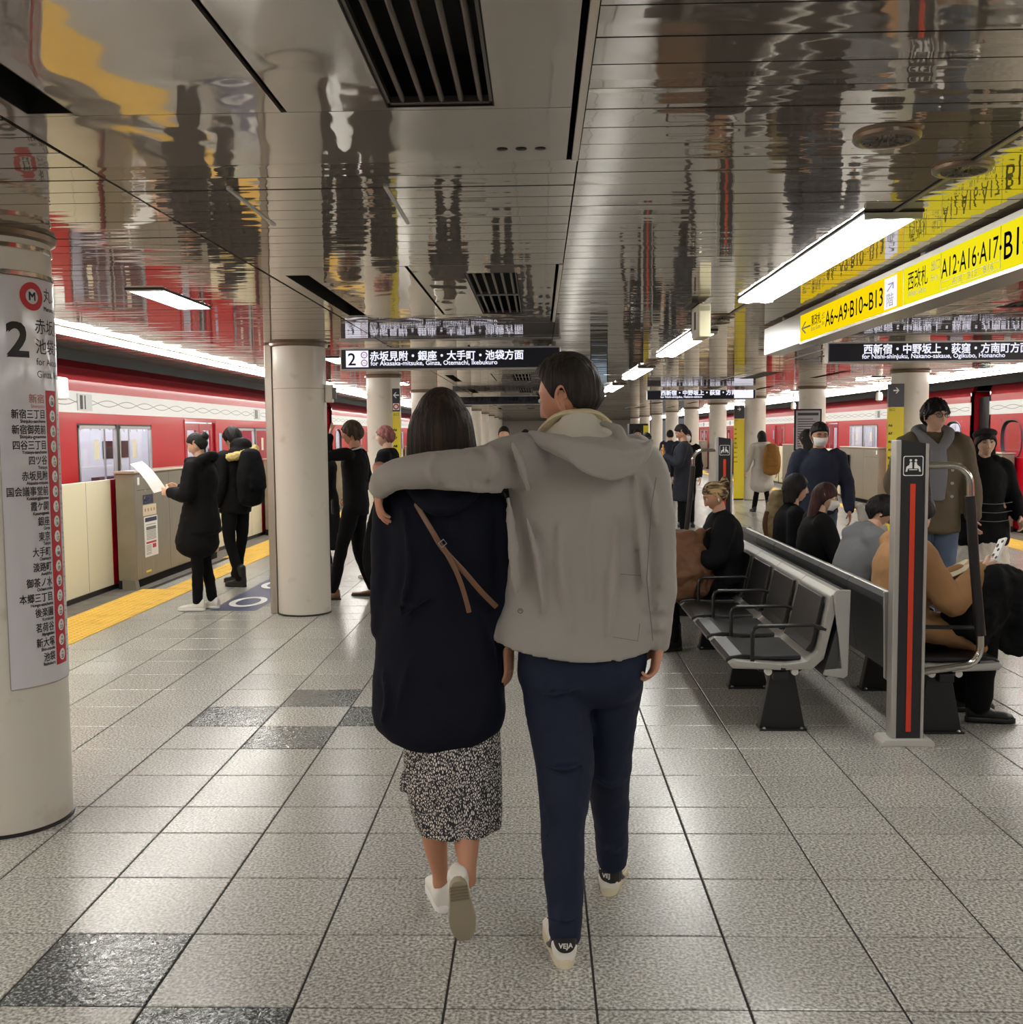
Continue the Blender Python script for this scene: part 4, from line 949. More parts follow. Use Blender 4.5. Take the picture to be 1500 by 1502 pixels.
def _ear():
    mb = MB(); pts = [(0, .013*math.cos(a)-.002*math.sin(a), .031*math.sin(a)) for a in [math.radians(q) for q in range(-70, 200, 18)]]
    pts = [(.004+.006*math.sin((i/len(pts))*PI), p[1]*(1.1 if p[2] > 0 else .8), p[2]) for i, p in enumerate(pts)]
    limb(mb, pts, [.0045]*len(pts), n=8, k=1); limb(mb, [(0, .004, -.018), (0, 0, 0), (.0, -.004, .02)], [(.004, .011), (.004, .013), (.004, .011)], n=10, k=2, up=(1, 0, 0))
    ell(mb, (.003, -.002, -.029), (.004, .007, .008), 8); return fuse(mb, .0022, 2)
EAR = _ear()
def head_mesh():
    me = HEADI.copy(); me.vertices.foreach_set('co', HP.astype('f').ravel()); 
    # lip faces -> material slot 1
    idx = np.zeros(len(me.polygons), 'i'); 
    for p in me.polygons:
        c = HP[list(p.vertices)].mean(0)
        if c[1] > .07 and abs(c[0]) < .024 and -.078+.0*abs(c[0]) < c[2] < -.055-.15*abs(c[0])*.5: idx[p.index] = 1
    me.polygons.foreach_set('material_index', idx)
    e1 = xform(EAR, Matrix.Translation((.0735, -.010, .000)) @ Matrix.Scale(1.15, 4) @ Matrix.Rotation(math.radians(-18), 4, 'Z') @ Matrix.Rotation(math.radians(8), 4, 'X'))
    e2 = xform(EAR, Matrix.Translation((-.0735, -.010, .000)) @ Matrix.Scale(1.15, 4) @ Matrix.Scale(-1, 4, (1, 0, 0)) @ Matrix.Rotation(math.radians(-18), 4, 'Z') @ Matrix.Rotation(math.radians(8), 4, 'X'))
    return join([me, e1, e2])
HEADM = head_mesh()
def hair_mesh(mask, thick, vox=None, extra=None, sm=3, groove=0.0, mi=0):
    """hair as the head form grown outwards where mask(P) says; sunk below the skin elsewhere"""
    m = mask(HP); N = HP/np.linalg.norm(HP, axis=1, keepdims=True)
    base = head_shape(HD, False)
    t = thick(HP) if callable(thick) else thick
    aa = np.arctan2(HP[:, 0], HP[:, 1]-.02); gr = groove*(np.sin(aa*40+HP[:, 2]*40+2*np.sin(aa*7))+1.6*np.sin(aa*17+HP[:, 2]*90)*np.sin(HP[:, 2]*60+aa*5)+1.4*np.sin(aa*9-HP[:, 2]*70)) if groove else 0
    Q = base + N*((t+gr)*m-.010*(1-m))[:, None]
    me = HEADI.copy(); me.vertices.foreach_set('co', Q.astype('f').ravel()); me.update()
    if extra or vox:
        mb = MB(); v = Q.tolist(); mb.add(v, [tuple(p.vertices) for p in me.polygons])
        if extra: extra(mb)
        me = fuse(mb, vox or .006, sm)
    me.polygons.foreach_set('use_smooth', [True]*len(me.polygons)); return me
def hairline(front=.062, side=.03, back=-.062, ear=-.005, soft=.008):
    def f(P):
        a = np.abs(np.arctan2(P[:, 0], P[:, 1]))  # 0 front, pi back
        line = np.interp(a, [0, .5, .9, 1.15, 1.35, 1.5, 1.72, 1.95, 2.3, PI], [front, front-.002, side+.008, side, side-.022, ear-.012, ear+.02, -.030, back, back])
        return sst(P[:, 2]-line, -soft/2, soft/2)
    return f
def _hand(curl, spread=0.0, thumb=0.5):
    mb = MB()
    limb(mb, [(0, 0, .03), (0, 0, -.005), (0, .002, -.045), (0, 0, -.082)], [(.021, .027), (.018, .029), (.0145, .038), (.012, .037)], n=14, k=3, up=(1, 0, 0))
    for i, (yy, L, r) in enumerate(((.029, .070, .0082), (.010, .078, .0085), (-.010, .073, .0080), (-.028, .057, .0070))):
        p = V(0, yy, -.080); pts = [V(0, yy*.9, -.062), p]; a = curl*(.35+.1*i); ln = [L*.45, L*.30, L*.25]
        for j, l in enumerate(ln):
            p = p+V(-math.sin(a)*l, spread*(yy)*l*8, -math.cos(a)*l); pts.append(p); a += curl*(.75+.08*i)
        limb(mb, pts, [r*1.05, r*1.08, r, r*.93, r*.8], n=8, k=2)
    limb(mb, [(-.004, .022, -.018), (-.012, .040, -.040), (-.020-.01*thumb, .050, -.066), (-.030-.02*thumb, .050-.01*thumb, -.090)], [.013, .0115, .0092, .0078], n=8, k=3)
    return fuse(mb, .0034, 3)
HAND = {'relaxed': _hand(.42), 'curled': _hand(.85, 0, .8), 'grip': _hand(1.15, 0, 1.0), 'flat': _hand(.12)}
def hand_at(kind, wrist, fdir, palm, right=True):
    """wrist point, direction the fingers point, direction the palm faces"""
    z = -Vector(fdir).normalized(); x = -Vector(palm); x = (x-z*x.dot(z)).normalized(); y = z.cross(x)
    if not right: M = Matrix(((x.x, -y.x, z.x, wrist[0]), (x.y, -y.y, z.y, wrist[1]), (x.z, -y.z, z.z, wrist[2]), (0, 0, 0, 1)))
    else: M = Matrix(((x.x, y.x, z.x, wrist[0]), (x.y, y.y, z.y, wrist[1]), (x.z, y.z, z.z, wrist[2]), (0, 0, 0, 1)))
    return xform(HAND[kind], M)
def _shoe(kind, vox=.006):
    """foot along +y, ankle axis at the origin, sole bottom at z=-0.085"""
    up = MB(); so = MB(); g = -.085
    def rg(y, w, zt, zb, cx=0.0, n=16):
        return [(cx+w*math.cos(2*PI*i/n), y, zb+(zt-zb)*(.5+.5*math.copysign(abs(math.sin(2*PI*i/n))**.8, math.sin(2*PI*i/n)))) for i in range(n)]
    if kind == 'sneaker':
        up.rings([rg(-.069, .024, g+.070, g+.014), rg(-.064, .033, g+.088, g+.012), rg(-.040, .037, g+.096, g+.012), rg(0, .036, g+.085, g+.012), rg(.03, .036, g+.078, g+.012), rg(.07, .041, g+.062, g+.012), rg(.12, .047, g+.052, g+.012), rg(.165, .043, g+.044, g+.012), rg(.190, .026, g+.034, g+.014), rg(.197, .010, g+.026, g+.018)])
        limb(up, [(0, -.033, g+.070), (0, -.028, g+.088)], [(.034, .031), (.032, .034)], n=14, k=2, up=(1, 0, 0))
        th = .026
    elif kind == 'boot':
        up.rings([rg(-.066, .014, g+.06, g+.018), rg(-.060, .030, g+.12, g+.014), rg(-.035, .040, g+.14, g+.012), rg(0, .042, g+.13, g+.012), rg(.04, .042, g+.095, g+.012), rg(.09, .047, g+.07, g+.012), rg(.15, .047, g+.060, g+.012), rg(.185, .03, g+.05, g+.014), rg(.197, .010, g+.03, g+.018)])
        limb(up, [(0, -.018, g+.10), (0, -.012, g+.21)], [.046, .050], n=14, k=2); th = .030
    else:
        up.rings([rg(-.062, .014, g+.05, g+.018), rg(-.056, .027, g+.075, g+.014), rg(-.03, .034, g+.085, g+.012), rg(0, .035, g+.078, g+.012), rg(.05, .038, g+.060, g+.012), rg(.11, .044, g+.046, g+.012), rg(.17, .036, g+.038, g+.012), rg(.205, .020, g+.032, g+.014), rg(.215, .006, g+.026, g+.018)])
        limb(up, [(0, -.03, g+.07), (0, -.028, g+.09)], [(.030, .028), (.028, .03)], n=12, k=2, up=(1, 0, 0)); th = .016
    U = fuse(up, vox, 3)
    out = []
    for i in range(28):
        a = 2*PI*i/28; cc_ = math.copysign(abs(math.cos(a))**(.62 if math.cos(a) < 0 else .9), math.cos(a)); yy = .065+.138*cc_ if kind != 'leather' else .075+.145*cc_
        w = .036+.013*sst(np.array([yy]), .02, .12)[0]; w *= 1.0 if kind != 'leather' else .9
        out.append((w*math.copysign(abs(math.sin(a))**.75, math.sin(a)), yy))
    so.rings([[(p[0]*.94, p[1], g) for p in out], [(p[0], p[1], g+.004) for p in out], [(p[0], p[1], g+th-.004) for p in out], [(p[0]*.95, p[1]*.985, g+th) for p in out]])
    S = so.mesh('s', [], .7); return U, S
SHOE = {k: _shoe(k) for k in ('sneaker', 'boot', 'leather')}
def put_shoe(t, kind, pos, fwd, mu, ms, sc=1.0, pitch=0.0, roll=0.0, name='shoe'):
    f = Vector(fwd); a = math.atan2(-f.x, f.y)
    M = Matrix.Translation(pos) @ Matrix.Rotation(a, 4, 'Z') @ Matrix.Rotation(pitch, 4, 'X') @ Matrix.Rotation(roll, 4, 'Y') @ Matrix.Scale(sc, 4)
    U, S = SHOE[kind]; o = link(name, xform(U, M), t); o.data.materials.append(mu)
    s = link('sole', xform(S, M), o); s.data.materials.append(ms); return o, M
M_eyew = mat('eye_white', (225, 222, 216), .2); M_iris = mat('iris', (30, 20, 16), .15); M_lip = mat('lip', (178, 100, 92), .4)
def skin(c): return mat('skin_%d_%d_%d' % c, c, .48, bump=(140, .08, .002))
def face_bits(t, M, brow_mat, eyes=True):
    if not eyes: return
    for s in (-1, 1):
        mb = MB(); ell(mb, (s*.031, .0765, .010), (.0125, .011, .0085), 12); o = fin('eye', mb.mesh('eye', []), M_eyew, t); o.data.transform(M); o.data.polygons.foreach_set('use_smooth', [True]*len(o.data.polygons))
        mb = MB(); ell(mb, (s*.031, .0835, .009), (.0056, .0052, .0060), 10); q = fin('iris', mb.mesh('iris', []), M_iris, o); q.data.transform(M)
        mb = MB(); limb(mb, [(s*.014, .0885, .030), (s*.030, .0865, .036), (s*.047, .076, .031)], [(.0022, .0035), (.0024, .004), (.001, .002)], n=8, k=3, up=(0, 1, 0)); q = fin('eyebrow', mb.mesh('eyebrow', []), brow_mat, t); q.data.transform(M)
        mb = MB(); limb(mb, [(s*.018, .0845, .0125), (s*.031, .0885, .018), (s*.045, .080, .013)], [.0014, .002, .0012], n=6, k=3); q = fin('eyelid', mb.mesh('eyelid', []), brow_mat, t); q.data.transform(M)
def hair_mat(name, col, hi=None, st=(1, 1, .06)): return mat(name, col, .55, 0, .3, bump=(85, 1.0, .010), stretch=st, var=((40, hi, .45, .62) if hi else None))
# --- generic clothed figure (local frame: facing +y, x to its right, feet at z=0)
def stand(h=1.70):
    k = h/1.70
    J = dict(pel=(0, 0, .93), wst=(0, .0, 1.06), cst=(0, .0, 1.27), nkb=(0, -.012, 1.43), hd=(0, .022, 1.585),
             sr=(.175, -.005, 1.385), er=(.225, -.02, 1.11), wr=(.235, .05, .875), sl=(-.175, -.005, 1.385), el=(-.225, -.02, 1.11), wl=(-.235, .05, .875),
             hr=(.088, 0, .90), kr=(.095, .015, .49), ar=(.095, -.03, .085), hl=(-.088, 0, .90), kl=(-.095, .015, .49), al=(-.095, -.03, .085))
    return {a: V(*b)*k for a, b in J.items()}
def sit(h=1.70, seat=.41):
    J = stand(h); dz = J['pel'].z-(seat+.10)
    for a in J:
        if a[0] not in 'hka' or a == 'hd': J[a] = J[a]-V(0, 0, dz)
    k = h/1.7
    for s, q in ((1, 'r'), (-1, 'l')):
        J['h'+q] = V(s*.088, .02, seat+.085); J['k'+q] = V(s*.11, .44*k, seat+.085); J['a'+q] = V(s*.11, .42*k, .085)
    return J
def lean(J, ang, names=('wst', 'cst', 'nkb', 'hd', 'sr', 'sl', 'er', 'el', 'wr', 'wl')):
    c = J['pel'].copy(); R = Matrix.Rotation(-ang, 3, 'X')
    for n in names: J[n] = c+R @ (J[n]-c)
    return J
FIG = []
def figure(label, loc, rz, J, skinc=(196, 150, 122), h=1.70, hy=0.0, hp=0.0, hr=0.0, top=None, legs=None, shoes=None, hair=None, hands=None, eyes=True, vox=.013, group=None, coarse=.022, neck=.05, lips=True):
    """top: dict(mat, pad, hem z, flare, sleeve, extra(mb, J)); legs: dict(mat, r); shoes: (kind, upper, sole); hair: dict(mesh, mat)"""
    k = h/1.70; t = thing('person', label, 'person', loc, rz, group); sk = skin(skinc)
    # the bare body: one continuous surface
    mb = MB(); nk = J['nkb']; up = (1, 0, 0)
    limb(mb, [J['pel']-V(0, 0, .05), J['pel'], J['wst'], J['cst'], J['nkb']-V(0, 0, .03)], [(.13*k, .085*k), (.145*k, .095*k), (.12*k, .085*k), (.15*k, .10*k), (.07*k, .06*k)], n=18, k=3, up=up)
    limb(mb, [J['nkb']-V(0, 0, .04), J['hd']+V(0, -.012, -.03)], [(neck+.01)*k, neck*k], n=14, k=3)
    for q in 'rl':
        limb(mb, [J['s'+q], J['e'+q], J['w'+q]], [.046*k, .037*k, .025*k], n=10, k=4)
        limb(mb, [J['h'+q], J['k'+q], J['a'+q]], [.072*k, .05*k, .034*k], n=10, k=4)
    body = fuse(mb, coarse if J is not None else .02, 3)
    HM = Matrix.Translation(J['hd']) @ Matrix.Rotation(hy, 4, 'Z') @ Matrix.Rotation(hp, 4, 'X') @ Matrix.Rotation(hr, 4, 'Y') @ Matrix.Scale(k*.97, 4)
    parts = [body, xform(HEADM, HM)]; mi = [0, None]
    hands = hands or {}
    for q in 'rl':
        H = hands.get(q)
        if H is None:
            d = (J['w'+q]-J['e'+q]).normalized(); H = ('relaxed', d, (-1 if q == 'r' else 1, 0, 0))
        if H: parts.append(hand_at(H[0], J['w'+q], H[1], H[2], q == 'r')); mi.append(0)
    fin('body', join(parts, mi), [sk, M_lip if lips else sk], t)
    if legs:
        mb = MB(); r = legs.get('r', 1.0); bot = legs.get('bottom', .055)
        limb(mb, [J['pel']-V(0, 0, .04), J['pel']+V(0, 0, .05), J['wst']], [(.15*k*r, .105*k*r), (.155*k*r, .11*k), (.13*k, .10*k)], n=18, k=3, up=up)
        for q in 'rl':
            limb(mb, [J['h'+q], J['h'+q]*.5+J['k'+q]*.5, J['k'+q], J['k'+q]*.45+J['a'+q]*.55, J['a'+q]+V(0, 0, .01)], [.088*k*r, .080*k*r, .062*k*r, (.056+legs.get('w', 0))*k*r, (bot+legs.get('w', 0))*k], n=14, k=4)
        fin(legs.get('name', 'trousers'), fuse(mb, vox, 4, [(.10, .016), (.035, .004)]), legs['mat'], t)
    if legs and legs.get('skirt'):
        legs['skirt'](t, J)
    if top:
        p = top.get('pad', .02); mb = MB(); hem = top.get('hem', .80); fl = top.get('flare', .0)
        pts = [V(J['pel'].x, J['pel'].y, J['pel'].z)+V(0, top.get('hemy', 0), hem-.93*k if 'hem' in top else -.1), J['pel'], J['wst'], J['cst'], J['cst']*.35+J['nkb']*.65, J['nkb']+V(0, 0, .0)]
        rr = [((.150+p+fl)*k, (.105+p+fl)*k), ((.150+p+fl*.5)*k, (.105+p+fl*.4)*k), ((.135+p)*k, (.10+p)*k), ((.165+p)*k, (.115+p)*k), ((.135+p*.8)*k, (.095+p*.8)*k), ((.06+p*.5)*k, (.055+p*.5)*k)]
        if top.get('short'): pts = pts[1:]; rr = rr[1:]
        limb(mb, pts, rr, n=22, k=3, up=up, cap=True, ck=.16)
        sp = top.get('sleeve', p)
        for q in 'rl':
            limb(mb, [J['s'+q]*.8+J['cst']*.2, J['s'+q], J['s'+q]*.4+J['e'+q]*.6, J['e'+q], J['e'+q]*.5+J['w'+q]*.5, J['w'+q]+(J['e'+q]-J['w'+q]).normalized()*.015], [(.05+sp)*k, (.055+sp)*k, (.048+sp)*k, (.044+sp)*k, (.040+sp*.9)*k, (.032+sp*.8)*k], n=14, k=4)
        if top.get('extra'): top['extra'](mb, J)
        fin(top.get('name', 'coat'), fuse(mb, vox, top.get('sm', 4), top.get('disp', [(.14, .020), (.045, .006)])), top['mat'], t)
    if shoes:
        for q, s in (('r', 1), ('l', -1)):
            f = shoes[3].get(q) if len(shoes) > 3 else None
            d, pit = f if f else (V(s*.12, 1, 0), 0)
            put_shoe(t, shoes[0], J['a'+q]*1.0, d, shoes[1], shoes[2], sc=k*.98, pitch=pit)
    if hair:
        o = fin('hair', hair['mesh'].copy(), hair['mat'], t); o.data.transform(HM)
    brow = hair['mat'] if hair else M_iris
    if eyes: face_bits(t, HM, brow)
    FIG.append(t); return t, HM, J
def attach(t, name, me, m, HM=None):
    o = fin(name, me, m, t)
    if HM is not None: o.data.transform(HM)
    return o
def mask_on(t, HM):
    n = 12; vs = []; fs = []
    mb = MB()
    rs = []
    for j in range(9):
        z = -.008-.088*j/8; row = []
        for i in range(n+1):
            a = -1.15+2.3*i/n; prot = .030*math.exp(-(a/.55)**2)*math.exp(-((z+.040)/.030)**2); y = .101*math.cos(a*.92)*(1-.10*sst(np.array([-z]), .05, .10)[0])+.004+prot; x = .080*math.sin(a)*(1-.25*sst(np.array([-z]), .03, .10)[0])
            row.append((x, y, z+.006*math.cos(a)))
        rs.append(row)
    vs = [p for r in rs for p in r]; m = n+1
    fs = [(j*m+i, j*m+i+1, (j+1)*m+i+1, (j+1)*m+i) for j in range(8) for i in range(n)]
    mb.add(vs, fs); me = mb.mesh('face_mask', []); me.polygons.foreach_set('use_smooth', [True]*len(fs)); o = attach(t, 'face_mask', me, M_sheet, HM)
    s = o.modifiers.new('thick', 'SOLIDIFY'); s.thickness = .002
    for sx in (-1, 1):
        mb = MB(); limb(mb, [(sx*.070, .05, -.02), (sx*.078, .01, .012), (sx*.083, -.02, .02), (sx*.083, -.028, -.005), (sx*.078, 0, -.035), (sx*.068, .04, -.07)], [.0014]*6, n=6, k=3); q = attach(o, 'ear_loop', mb.mesh('ear_loop', []), M_sheet, HM)
def glasses_on(t, HM, m):
    mb = MB()
    for sx in (-1, 1):
        pts = [(sx*.031+.023*math.cos(a), .099-.006*abs(math.cos(a))*(1 if sx*math.cos(a) > 0 else 0), .008+.018*math.sin(a)) for a in [2*PI*i/16 for i in range(17)]]
        mb.tube(pts, .0022, 6); mb.tube([(sx*.054, .094, .012), (sx*.074, .06, .012), (sx*.079, -.01, .010)], .0018, 6)
    mb.tube([(-.010, .101, .012), (0, .103, .015), (.010, .101, .012)], .002, 6)
    o = attach(t, 'glasses', mb.mesh('glasses', []), m, HM)
    for sx in (-1, 1): mb = MB(); mb.disc((sx*.031, .0985, .008), .021, 'y', .001, 20, r2=.017); attach(o, 'lens', mb.mesh('lens', []), M_glass, HM)
# ------------------------------------------------------------------ the couple in front
def wfin(name, me, m, t, fn=None):
    me.transform(Matrix.Translation(-Vector(t['base']))); return fin(name, me, m, t, fn=fn)
def new_person(label, base, group=None):
    t = thing('person', label, 'person', base, 0, group); t['base'] = base; return t
M_jkt = mat('grey_softshell', (152, 147, 140), .75, bump=(260, .25, .0015), sheen=.15)
M_jin = mat('jacket_lining', (196, 190, 176), .8, bump=(120, .3, .003)); M_fleece = mat('cream_fleece', (206, 194, 158), .9, bump=(150, .6, .004))
M_trs = mat('navy_trousers', (22, 30, 52), .75, spec=.3, bump=(220, .2, .0015)); M_coatn = mat('navy_coat', (13, 16, 29), .8, spec=.2, bump=(160, .15, .002))
M_hairb = hair_mat('hair_dark_brown', (30, 22, 18), (52, 38, 28)); M_hairk = hair_mat('hair_black', (14, 12, 12), (26, 22, 20)); M_hairm = hair_mat('hair_short_brown', (30, 25, 20), (46, 38, 30))
M_skinm = skin((196, 140, 112)); M_skinw = skin((190, 136, 106)); M_shoew = mat('white_leather', (226, 222, 212), .42); M_solec = mat('cream_sole', (212, 202, 172), .5); M_soleg = mat('tan_sole', (160, 148, 126), .6)

# ---- man
mt = new_person('tall man in grey hooded jacket and navy trousers, arm round the woman', (.15, 3.25, 0))
Y0 = 3.25
A = lambda px, py, y=Y0: at(px, py, y)
# body: torso, neck, legs and right arm, left arm stretched over her shoulders
mb = MB()
limb(mb, [A(852, 990), A(852, 940), A(852, 800), A(850, 700), A(846, 650)], [(.15, .10), (.15, .10), (.15, .10), (.17, .10), (.07, .06)], n=18, k=3, up=(1, 0, 0))
limb(mb, [A(846, 662, 3.25), A(842, 622, 3.26), A(838, 590, 3.27)], [.066, .060, .056], n=16, k=3)
limb(mb, [A(945, 680), A(968, 800, 3.24), A(967, 940, 3.22)], [.05, .042, .026], n=12, k=4)
limb(mb, [A(765, 670, 3.2), A(600, 690, 3.07), A(560, 712, 3.28)], [.05, .042, .028], n=12, k=4)
limb(mb, [A(812, 985), A(828, 1150, 3.16), A(829, 1365, 3.05)], [.08, .055, .036], n=12, k=4)
limb(mb, [A(900, 985, 3.3), A(895, 1130, 3.40), A(897, 1265, 3.51)], [.08, .055, .036], n=12, k=4)
body = fuse(mb, .02, 3)
hm = Matrix.Translation(A(835, 583, 3.27)) @ Matrix.Rotation(math.radians(62), 4, 'Z') @ Matrix.Rotation(math.radians(-12), 4, 'X') @ Matrix.Rotation(math.radians(-6), 4, 'Y') @ Matrix.Scale(1.06, 4)
hr_ = hand_at('curled', A(967, 944, 3.22), (-.22, -.10, -1), (-1, -.1, 0), True)
hl_ = hand_at('relaxed', A(556, 699, 3.19), (-.03, -.02, -1), (.95, .3, 0), False)
wfin('body', join([body, xform(HEADM, hm), hr_, hl_], [0, None, 0, 0]), [M_skinm, M_lip], mt)
# trousers
mb = MB()
shell(mb, [(A(762, 930), A(950, 930), .115, .10, 0), (A(758, 985), A(946, 985), .125, .11, 0), (A(768, 1012), A(938, 1012), .11, .10, 0), (A(790, 1034), A(922, 1034), .05, .06, 0)], e=2.2)
def leg(rows, rdep):
    pts = []; rad = []
    for (xl, xr, py, y) in rows: L, R = A(xl, py, y), A(xr, py, y); pts.append((L+R)/2); rad.append(((R-L).length/2, (R-L).length/2*rdep))
    limb(mb, pts, rad, n=20, k=5, up=(1, 0, 0))
leg([(763, 862, 995, 3.24), (771, 866, 1050, 3.23), (783, 872, 1110, 3.20), (789, 867, 1160, 3.16), (792, 857, 1215, 3.12), (796, 857, 1270, 3.09), (801, 855, 1320, 3.07), (804, 853, 1358, 3.035), (806, 852, 1371, 3.03)], 1.08)
leg([(862, 944, 995, 3.30), (855, 934, 1050, 3.32), (858, 927, 1110, 3.36), (863, 923, 1160, 3.42), (870, 922, 1205, 3.46), (873, 921, 1246, 3.49), (875, 920, 1261, 3.495)], 1.08)
for pts, r in (([A(790, 1120, 3.08), A(825, 1128, 3.08), A(862, 1118, 3.1)], .010), ([A(868, 1140, 3.30), A(895, 1150, 3.30), A(922, 1138, 3.32)], .010), ([A(775, 1010, 3.11), A(810, 1018, 3.11), A(850, 1010, 3.12)], .008), ([A(800, 1345, 2.97), A(830, 1350, 2.97), A(852, 1343, 2.98)], .008), ([A(876, 1240, 3.41), A(897, 1246, 3.41), A(916, 1240, 3.42)], .007), ([A(790, 1150, 3.07), A(800, 1200, 3.05), A(806, 1260, 3.02)], .007), ([A(895, 1130, 3.3), A(905, 1090, 3.28), A(918, 1060, 3.26)], .007)):
    limb(mb, pts, [r*.4, r, r*.4], n=8, k=4)
wfin('trousers', fuse(mb, .0075, 5, [(.06, .007), (.02, .002)]), M_trs, mt)
# jacket body
mb = MB()
J_ = [(A(806, 634), A(895, 638), .06, .06, 0), (A(770, 641), A(930, 645), .095, .08, 0), (A(748, 660), A(958, 668), .115, .10, 0), (A(745, 700), A(962, 705), .125, .11, 0), (A(750, 760), A(957, 760), .13, .12, 0),
      (A(747, 820), A(953, 820), .13, .12, 0), (A(737, 880), A(955, 880), .135, .125, .0), (A(722, 918), A(958, 925), .145, .13, .02), (A(715, 928), A(958, 944), .15, .135, .05)]
shell(mb, J_, n=56, e=2.35, k=4)
# sleeves
limb(mb, [A(925, 668), A(945, 690), A(962, 760, 3.24), A(970, 850, 3.23), A(968, 900, 3.22), A(966, 945, 3.22)], [(.075, .08), (.072, .075), (.058, .062), (.048, .055), (.041, .046), (.033, .037)], n=20, k=5)
limb(mb, [A(800, 675, 3.22), A(755, 677, 3.16), A(700, 686, 3.08), A(640, 689, 3.05), A(592, 694, 3.06), A(568, 702, 3.10), A(561, 710, 3.14), A(558, 716, 3.17)], [(.075, .085), (.078, .085), (.064, .066), (.058, .058), (.050, .050), (.044, .046), (.040, .042), (.034, .036)], n=20, k=5)
rid = [([A(735, 722, 3.09), A(700, 716, 3.03), A(655, 714, 3.0)], .012), ([A(752, 650, 3.05), A(764, 680, 3.04), A(775, 720, 3.06)], .014), ([A(690, 660, 3.03), A(682, 690, 3.0), A(690, 712, 3.0)], .011), ([A(640, 662, 3.01), A(632, 690, 2.985), A(640, 712, 2.99)], .010),
       ([A(716, 650, 3.05), A(728, 676, 3.02), A(720, 704, 3.02)], .013), ([A(610, 674, 3.02), A(606, 694, 3.01), A(612, 712, 3.02)], .008), ([A(745, 730, 3.13), A(752, 800, 3.10), A(757, 870, 3.10)], .011), ([A(930, 700, 3.12), A(940, 780, 3.12), A(948, 860, 3.11)], .010),
       ([A(820, 770, 3.105), A(826, 850, 3.10), A(840, 925, 3.09)], .010), ([A(905, 760, 3.105), A(898, 850, 3.10), A(892, 930, 3.09)], .009), ([A(965, 860, 3.17), A(977, 850, 3.18), A(984, 838, 3.2)], .010), ([A(955, 900, 3.17), A(968, 893, 3.16), A(980, 895, 3.18)], .009), ([A(955, 925, 3.17), A(968, 921, 3.17), A(978, 925, 3.18)], .008), ([A(945, 700, 3.16), A(955, 730, 3.16), A(960, 765, 3.17)], .012),
       ([A(772, 760, 3.11), A(790, 830, 3.105), A(795, 900, 3.10)], .008), ([A(870, 730, 3.11), A(862, 800, 3.11), A(866, 880, 3.10)], .008)]
for i_, (pts, r) in enumerate(rid):
    q_ = 1.9 if i_ in (6, 7, 8, 9, 14, 15) else 1.3
    limb(mb, [p+V(0, r*q_*(.75 if q_ > 1.5 else .25), 0) for p in pts], [r*q_*.5, r*q_, r*q_*.5], n=8, k=4)
wfin('jacket', fuse(mb, .008, 7, [(.13, .010), (.05, .006)]), M_jkt, mt)
# seams, hem stitching, small mark on the back hem
mb = MB(); mb.tube([A(962, 700, 3.145), A(955, 740, 3.12), A(948, 850, 3.10), A(957, 940, 3.135)], .0015, 5); wfin('side_seam', mb.mesh('s', []), mat('seam_grey', (112, 108, 103), .8), mt)
mb = MB(); N = 16; c = A(763, 896, 3.092)
mb.tube([c+V(.0075*math.cos(2*PI*i/N), 0, .0065*math.sin(2*PI*i/N)) for i in range(N+1)], .0014, 5); mb.tube([c+V(-.004, 0, 0), c+V(0, 0, .003), c+V(.004, 0, -.001)], .0012, 5); wfin('hem_mark', mb.mesh('s', []), mat('mark_grey', (84, 84, 84), .5), mt)
mb = MB(); mb.tube([A(910, 842, 3.118), A(950, 845, 3.125)], .001, 5); mb.tube([A(898, 934, 3.10), A(935, 940, 3.112), A(938, 915, 3.11)], .001, 5); wfin('back_pocket_seam', mb.mesh('s', []), _M['seam_grey'], mt)
# hood hanging on the back, open rim upwards
mb = MB()
H_ = [(A(790, 640, 3.2), A(915, 640, 3.2), .10, .05, 0), (A(778, 645, 3.18), A(950, 648, 3.18), .125, .05, .0), (A(785, 652, 3.15), A(958, 658, 3.15), .12, .04, .01), (A(822, 672, 3.11), A(944, 678, 3.11), .085, .03, .01), (A(858, 692, 3.09), A(925, 694, 3.09), .055, .02, .01), (A(884, 704, 3.085), A(906, 705, 3.085), .03, .01, 0)]
shell(mb, H_, n=40, e=2.0, k=4)
limb(mb, [A(778, 636, 3.17), A(806, 640, 3.09), A(850, 651, 3.05), A(900, 664, 3.04), A(938, 662, 3.07), A(955, 648, 3.12)], [(.012), .014, .016, .016, .014, .012], n=10, k=5)
limb(mb, [A(805, 645, 3.09), A(850, 685, 3.04), A(893, 703, 3.04)], [.006, .009, .006], n=8, k=5); limb(mb, [A(945, 662, 3.09), A(930, 690, 3.05), A(895, 705, 3.04)], [.006, .009, .006], n=8, k=5)
limb(mb, [A(884, 620, 3.17), A(905, 630, 3.12), A(915, 645, 3.08)], [.010, .014, .01], n=10, k=4)
wfin('hood', fuse(mb, .007, 4, [(.06, .010)]), M_jkt, mt)
mb = MB()
shell(mb, [(A(806, 630, 3.24), A(886, 624, 3.24), .086, .05, -.055), (A(796, 640, 3.235), A(905, 638, 3.235), .10, .05, -.03), (A(782, 640, 3.22), A(925, 646, 3.22), .125, .06, 0)], n=36, e=2.0, k=4); wfin('hood_lining', fuse(mb, .007, 4, [(.05, .012)]), M_jin, mt)
mb = MB(); cc = A(844, 607, 3.25); pts = [cc+V(.094*math.cos(a), .072*math.sin(a), -.030-.034*math.sin(a)-.020*abs(math.cos(a))**2+.006*math.cos(a)+.003*math.sin(5*a)+.002) for a in [2*PI*i/28 for i in range(29)]]
